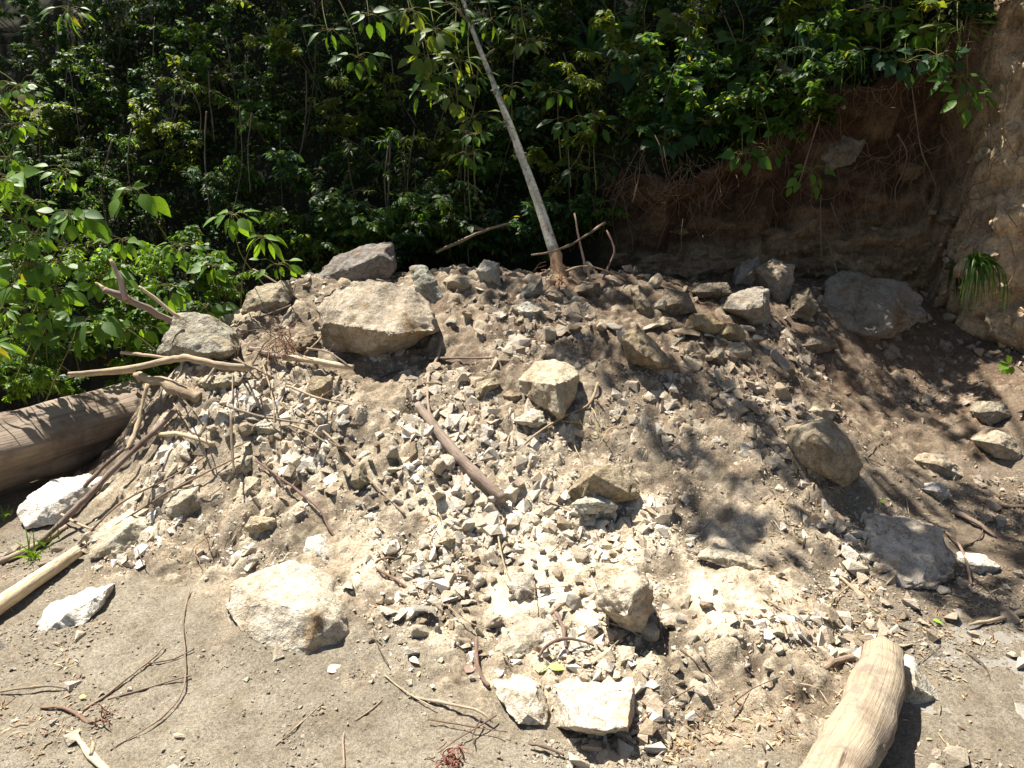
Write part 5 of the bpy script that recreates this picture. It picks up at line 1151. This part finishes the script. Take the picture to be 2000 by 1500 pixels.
blades('strap-leaved plant on the dark slope beside vines', 1155, 110, 12, 90, 9, 'blue', 403, 'h', .1, 'strap_plant', 'plant')
blades('strap-leaved plant with stiff upright blades on dark slope', 1215, 90, 12, 90, 8, 'mid', 404, 'h', .1, 'strap_plant', 'plant')
blades('strap-leaved plant drooping over the fallen root log', 1560, 60, 16, 120, 9, 'blue', 405, 'h', .3, 'strap_plant', 'plant', hang=True)
blades('strap-leaved plant drooping at the bank rim', 1640, 90, 14, 110, 8, 'mid', 406, 'h', .3, 'strap_plant', 'plant', hang=True)
blades('small strap-leaved plant above the brown bank', 1290, 270, 10, 70, 7, 'blue', 407, 'h', .1, 'strap_plant', 'plant')
blades('bright grass tuft beside the white block', 10, 1015, 9, 34, 4, 'bright', 408, 'g', .0)
blades('bright grass tuft between the cream pole and sticks', 68, 1090, 16, 50, 4, 'bright', 409, 'g', .0)
blades('small grass shoots near the cream boulder', 90, 1070, 8, 36, 3, 'mid', 410, 'g', .0)
blades('green shoots at the foot of the tree', 1118, 520, 10, 46, 4, 'mid', 411, 'g', .0)

# ---------------------------- low ground cover on the hillside soil
ur = np.random.default_rng(313); msk = ((1 - bankness) * (HV[..., 0] > -4.2) * (HV[..., 0] < 3.4) * (kind == 1)[:, None]).ravel(); msk = msk * (HV[..., 2].ravel() < 3.6)
ux = ur.choice(len(msk), 30000, p=msk / msk.sum()); un = len(ux); uP = HV.reshape(-1, 3)[ux] + nn.reshape(-1, 3)[ux] * ur.uniform(0, .16, (un, 1)) + ur.normal(0, .015, (un, 3))
uD = ur.normal(0, 1, (un, 3)) + np.array([0, -.5, -.4]); uN = ur.normal(0, .4, (un, 3)) + np.array([0, -.3, 1.0])
uc_ = np.array([GREENS[q] for q in ('dark', 'mid', 'blue')])[ur.integers(0, 3, un)] * ur.uniform(.6, 1.2, (un, 1))
o = leaves_joined('ground_cover', 'tiny', uP, uD, uN, ur.uniform(.02, .055, un), uc_); o['kind'] = 'stuff'; o['label'] = 'low leafy ground cover over the shaded hillside'; o['category'] = 'undergrowth'
# ---------------------------- shrubs covering the hillside
srs = random.Random(21); cnt = 0
spots = []
for row, v in enumerate([-10, 70, 150, 230, 310, 390, 460]):
    for c in range(15):
        u = -60 + c * 86 + (50 if row % 2 else 0) + srs.uniform(-30, 30); vv = v + srs.uniform(-25, 25)
        if u > 1180: continue
        if u > 1000 and vv > 330: continue
        spots.append((u, vv))
for (u, v) in [(1260,20),(1340,60),(1420,20),(1500,50),(1580,10),(1660,30),(1740,40),(1820,0),(1880,30),(1250,110),(1350,160),(1430,140),(1480,210),(1300,220),(1230,200),(1400,230)]: spots.append((u + srs.uniform(-20, 20), v))
for (u, v) in [(30,600),(110,640),(190,600),(40,700),(130,720),(230,680),(280,600),(330,560),(400,560),(430,500),(20,520),(330,640),(90,500),(180,480),(290,480),(640,425),(700,440),(760,430),(820,450),(880,430),(940,445),(1000,430),(1060,440),(1120,420),(1160,400),(1300,215),(1360,220),(1450,235),(1520,215),(1560,190),(-30,640),(-60,700),(70,690),(160,690),(10,640),(240,640)]: spots.append((u, v))
for k, (u, v) in enumerate(spots):
    low = u < 480 and v > 475
    if low:
        p = at(u + 10, v + 90, 4.5 + srs.uniform(-.1, .3)); h = srs.uniform(.4, .6)
    else:
        t = hit(u, v + 70, 'h'); p = at(u, v + 70, t); h = srs.uniform(.45, .85)
    left = u < 620
    kd = srs.choice(['ovate', 'lance', 'ovate', 'round'] if left else (['ovate', 'heart', 'ovate', 'lance'] if u < 1180 else ['heart', 'ovate', 'heart']))
    b = srs.choices(['dark', 'mid', 'yellow', 'blue'], [3, 3, 1, 2])[0] if not low else srs.choice(['bright', 'bright', 'mid'])
    lb = f'{["tangled","leafy","thin-stemmed","bushy","straggling"][k % 5]} {b if b != "blue" else "blue-green"} {kd}-leaved shrub '
    if low: lb += rel(u, v)
    elif u > 1180: lb += ['above the rim of the brown bank', 'high on the bank shoulder', 'by the fallen root log'][k % 3]
    else: lb += f'{["low","midway","high"][2 - min(2, int(max(v, 0) / 170))]} on the dark hillside {["well away from","some way from","close by","behind"][min(3, int(max(u, 0) / 280))]} the leaning tree'
    plant(lb, p, srs.choice([2, 3, 3]), h, (srs.gauss(0, .2), -.35, 0), kd, b, (.036, .07) if left else (.046, .085), 26, 720, 500 + k, kinds2=None, droop=.9)
# thin bare stems and lianas in the shade
for k in range(40):
    u = srs.uniform(60, 1150); v = srs.uniform(20, 300); du = srs.gauss(0, 40); L = srs.uniform(120, 260); t = hit(u, min(v + L, 440), 'h') - srs.uniform(.15, .5)
    stick(f'{["thin","pale","grey","wiry"][k % 4]} {["upright","slanting","curved"][k % 3]} liana stem in the undergrowth {["well away from","some way from","near"][min(2, int(u / 380))]} the leaning tree', [(u, v), (u + du * .4 + srs.gauss(0, 8), v + L * .5), (u + du, v + L)], srs.uniform(2, 4.5), srs.choice([(.12, .10, .06), (.17, .14, .09), (.08, .065, .04)]), 'stem', 'liana', 0, jit=.3, ts=[t, t], follow=False, group='thin stems in the undergrowth')

# ------------------------------------------------------------------ unseen trees up the slope; crown leaves laid along sun rays to cast shade
CR = np.random.default_rng(77)
def shade(u0, u1, v0, v1, n, surf, off=(0, .5), gaps=None, tlo=4.2, thi=6.8):
    out = []
    while len(out) < n:
        u = CR.uniform(u0, u1); v = CR.uniform(v0, v1)
        if gaps and not gaps(u, v): continue
        t = hit(u, v, surf); p = at(u, v, t) + np.array([0, -1, .25]) * CR.uniform(*off) + CR.normal(0, .04, 3)
        q = p + SUN * CR.uniform(tlo, thi)
        pu, pv2, pd = proj(q)
        if pd > 0 and pv2 > -60 and -100 < pu < 2100: continue
        out.append(q)
    return np.array(out)
nz2 = lambda u, v, s, sd: float(fbm(np.array([[u, v * 1.5, 0.0]]), s, 3, sd)[0])
def in_(u, v, L): return any(((u - a) / c) ** 2 + ((v - b) / d) ** 2 < 1 for a, b, c, d in L)
STREAK = [(1285,728,1420,800,22),(1440,790,1570,860,20),(1250,858,1370,908,14),(1500,900,1600,935,18),(1640,930,1830,1000,20),(1600,660,1700,760,22),(1690,640,1860,700,36),(1740,770,1900,850,26),(1880,960,2010,1060,34),(1720,1040,1850,1130,44),(1380,1010,1450,1050,26),(1120,690,1210,730,18),(1450,680,1560,740,20),(1900,1170,2010,1190,22),(1330,640,1480,700,16),(1560,1010,1690,1070,14)]
def in_streak(u, v):
    for (a, b, c, d, w_) in STREAK:
        f = max(0, min(1, ((u - a) * (c - a) + (v - b) * (d - b)) / ((c - a) ** 2 + (d - b) ** 2)))
        if math.hypot(u - a - f * (c - a), v - b - f * (d - b)) < w_: return True
    return False
parts = [
 shade(480, 1180, -260, 480, 3000, 'h', (0, .6), lambda u, v: nz2(u, v, .013, 5) > -.42),
 shade(-150, 520, -260, 400, 1500, 'h', (0, .14), lambda u, v: not (u < 340 and v > 320) and nz2(u, v, .013, 5) > -.40),
 shade(1150, 1860, -200, 560, 2600, 'h', (0, .08), lambda u, v: nz2(u, v, .011, 6) > -.5),
 shade(1300, 1860, 470, 575, 420, 'both', (0, .1), lambda u, v: nz2(u, v, .012, 8) > -.3),
 shade(1000, 2010, 600, 1210, 720, 'g', (0, .05), in_streak),
 shade(900, 1300, 480, 600, 150, 'g', (0, .1), lambda u, v: nz2(u, v, .02, 9) > .05),
 shade(560, 1000, 455, 540, 480, 'g', (0, .15)),
 shade(1000, 1300, 500, 545, 200, 'g', (0, .1))]
CL = np.concatenate(parts)
TRS = [('spreading tree high on the hillside above the dark slope', np.array([-3.6, 8.6]), 'tree'), ('tall tree rooted up the slope behind the leaning tree', np.array([-.9, 8.4]), 'tree'), ('tree rooted above the brown bank and overhanging it', np.array([2.0, 7.8]), 'tree')]
cen = np.array([[-3.2, 7.6], [-.8, 7.4], [1.2, 6.4], [TP[-1][0], TP[-1][1]]])
own = np.argmin(((CL[:, None, :2] - cen[None]) ** 2).sum(2), 1)
def crown(parent, org, pts, trunk_top, seed):
    r = np.random.default_rng(seed); n = len(pts)
    D = r.normal(0, 1, (n, 3)); D[:, 2] -= .3; Nh = r.normal(0, .6, (n, 3)) + SUN
    o = leaves_joined('crown', 'tiny', pts, D, Nh, r.uniform(.10, .17, n), gcol(r, 'mid', n), parent=parent, org=org); o['kind'] = 'stuff'
    ends = pts[r.choice(n, 14)]; polys = []; rads = []
    for e_ in ends:
        m2 = (trunk_top * .45 + e_ * .55) + r.normal(0, .15, 3) + np.array([0, 0, .25]); polys.append(np.array([trunk_top, m2, e_])); rads.append(.022)
    link('limbs', stems_mesh(polys, rads, org, 'limbs'), parent, (0, 0, 0), (.2, .17, .13))
for k, (lb, xy, cat) in enumerate(TRS):
    loc, nr, ix, ds = BVH_H.ray_cast(Vector((xy[0], xy[1], 30)), Vector((0, 0, -1)))
    b0 = np.array(loc) - np.array([0, 0, .15]); pts = CL[own == k]
    if len(pts) < 5: continue
    top_ = pts.mean(0) * .8 + b0 * .2; e = empty('tree', b0); tag(e, lb, cat, 'trees up the slope')
    link('trunk', tube_mesh('trunk', [b0, b0 * .6 + top_ * .4 + [0, .1, .1], top_], [.13, .10, .06], M_BARK, 12, .1, k, b0), e, (0, 0, 0), (.24, .2, .15))
    crown(e, b0, pts, top_, 900 + k)
crown(lean, TP[0], CL[own == 3], TP[-1], 950)

# ------------------------------------------------------------------ fallen leaves and litter
def flat_leaf(label, u, v, px, ang, color, kind='ovate', dt=.004, group='fallen leaves'):
    t = hit(u, v, 'g'); p = at(u, v, t); p[2] = z_at(p[0], p[1]) + .008
    r = np.random.default_rng(int(u * 3 + v)); o = bpy.data.objects.new('fallen_leaf', LEAFDRY[kind]); COL.objects.link(o); a = math.radians(ang)
    R = frame(np.array([[math.cos(a), math.sin(a), .12]]), np.array([[r.normal(0, .15), -.2, 1.0]]))[0]; s = px / FPX * t
    m = Matrix(R.tolist()).to_4x4() @ Matrix.Diagonal((s, s, s, 1)); m.translation = Vector(p); o.matrix_world = m; o.color = (*color, 1); tag(o, label, 'leaf', group)
LEAFDRY = {}
for k_ in ('ovate', 'round', 'lance'):
    LEAFDRY[k_] = LEAFM[k_].copy(); LEAFDRY[k_].materials.clear(); LEAFDRY[k_].materials.append(M_DRYO)
flat_leaf('pinkish round dead leaf on open silt', 640, 1320, 30, 40, (.52, .40, .35), 'round')
flat_leaf('mauve dead leaf beside the red-brown stick', 910, 1305, 30, 60, (.26, .17, .15), 'round')
flat_leaf('pale curled dead leaf on open silt', 800, 1290, 26, -40, (.42, .36, .28), 'ovate')
flat_leaf('crumpled light green leaf on the squared blocks', 1052, 1318, 46, 70, (.42, .47, .20), 'round')
flat_leaf('second light green leaf beside the crumpled one', 1070, 1310, 36, -10, (.34, .42, .13), 'ovate')
flat_leaf('tiny bright green leaf on litter near the tan log', 1820, 1216, 18, -40, (.20, .42, .04), 'ovate')
flat_leaf('tiny bright green leaf above the shaded slab', 1716, 992, 14, 10, (.18, .36, .04), 'ovate')
flat_leaf('orange dead leaf on the silt', 436, 1004, 30, 10, (.42, .24, .17), 'round')
flat_leaf('yellow scrap of leaf by the knotted root', 156, 1368, 14, 0, (.5, .36, .06), 'round')
flat_leaf('rolled tan leaf on open silt', 815, 1326, 24, 80, (.42, .33, .22), 'lance')
flat_leaf('tan scrap of leaf on the silt', 338, 1440, 22, 5, (.48, .36, .22), 'lance')

def litter(n, seed):
    r = np.random.default_rng(seed); P, D, Nh, S, Cc = [], [], [], [], []
    boxes = [(1480,2000,960,1260,.55),(1550,1900,1260,1480,.06),(1300,1560,1330,1500,.12),(0,150,1120,1500,.14),(1150,2000,560,980,.21)]
    for (u0, u1, v0, v1, f) in boxes:
        for _ in range(int(n * f)):
            u, v = r.uniform(u0, u1), r.uniform(v0, v1)
            if fbm(np.array([[u, v, 0.]]), .012, 2, 3)[0] < -.15: continue
            t = hit(u, v, 'g'); p = at(u, v, t)
            if not (-2.85 < p[0] < 3.5 and 1.46 < p[1] < 5.1): continue
            p[2] = max(z_at(p[0], p[1]), -.003) + .004; a = r.uniform(0, 6.28)
            P.append(p); D.append([math.cos(a), math.sin(a), r.normal(.05, .15)]); Nh.append([r.normal(0, .4), r.normal(0, .4), 1]); S.append(r.uniform(.008, .034))
            Cc.append(np.array([(.26, .17, .10), (.36, .26, .16), (.17, .10, .07), (.44, .36, .25)])[r.integers(0, 4)] * r.uniform(.75, 1.2))
    P, D, Nh, S, Cc = map(np.array, (P, D, Nh, S, Cc)); h_ = len(P) // 2
    for nm, kd, sl_ in (('leaf_litter', 'lance', slice(0, None, 2)), ('twig_litter', 'strap', slice(1, None, 2))):
        o = leaves_joined(nm, kd, P[sl_], D[sl_], Nh[sl_], S[sl_] * (1 if kd == 'lance' else 2.2), Cc[sl_], M_DRY); o['kind'] = 'stuff'; o['label'] = 'brown dead leaf and twig scraps among the stones'; o['category'] = 'litter'
litter(3600, 8)
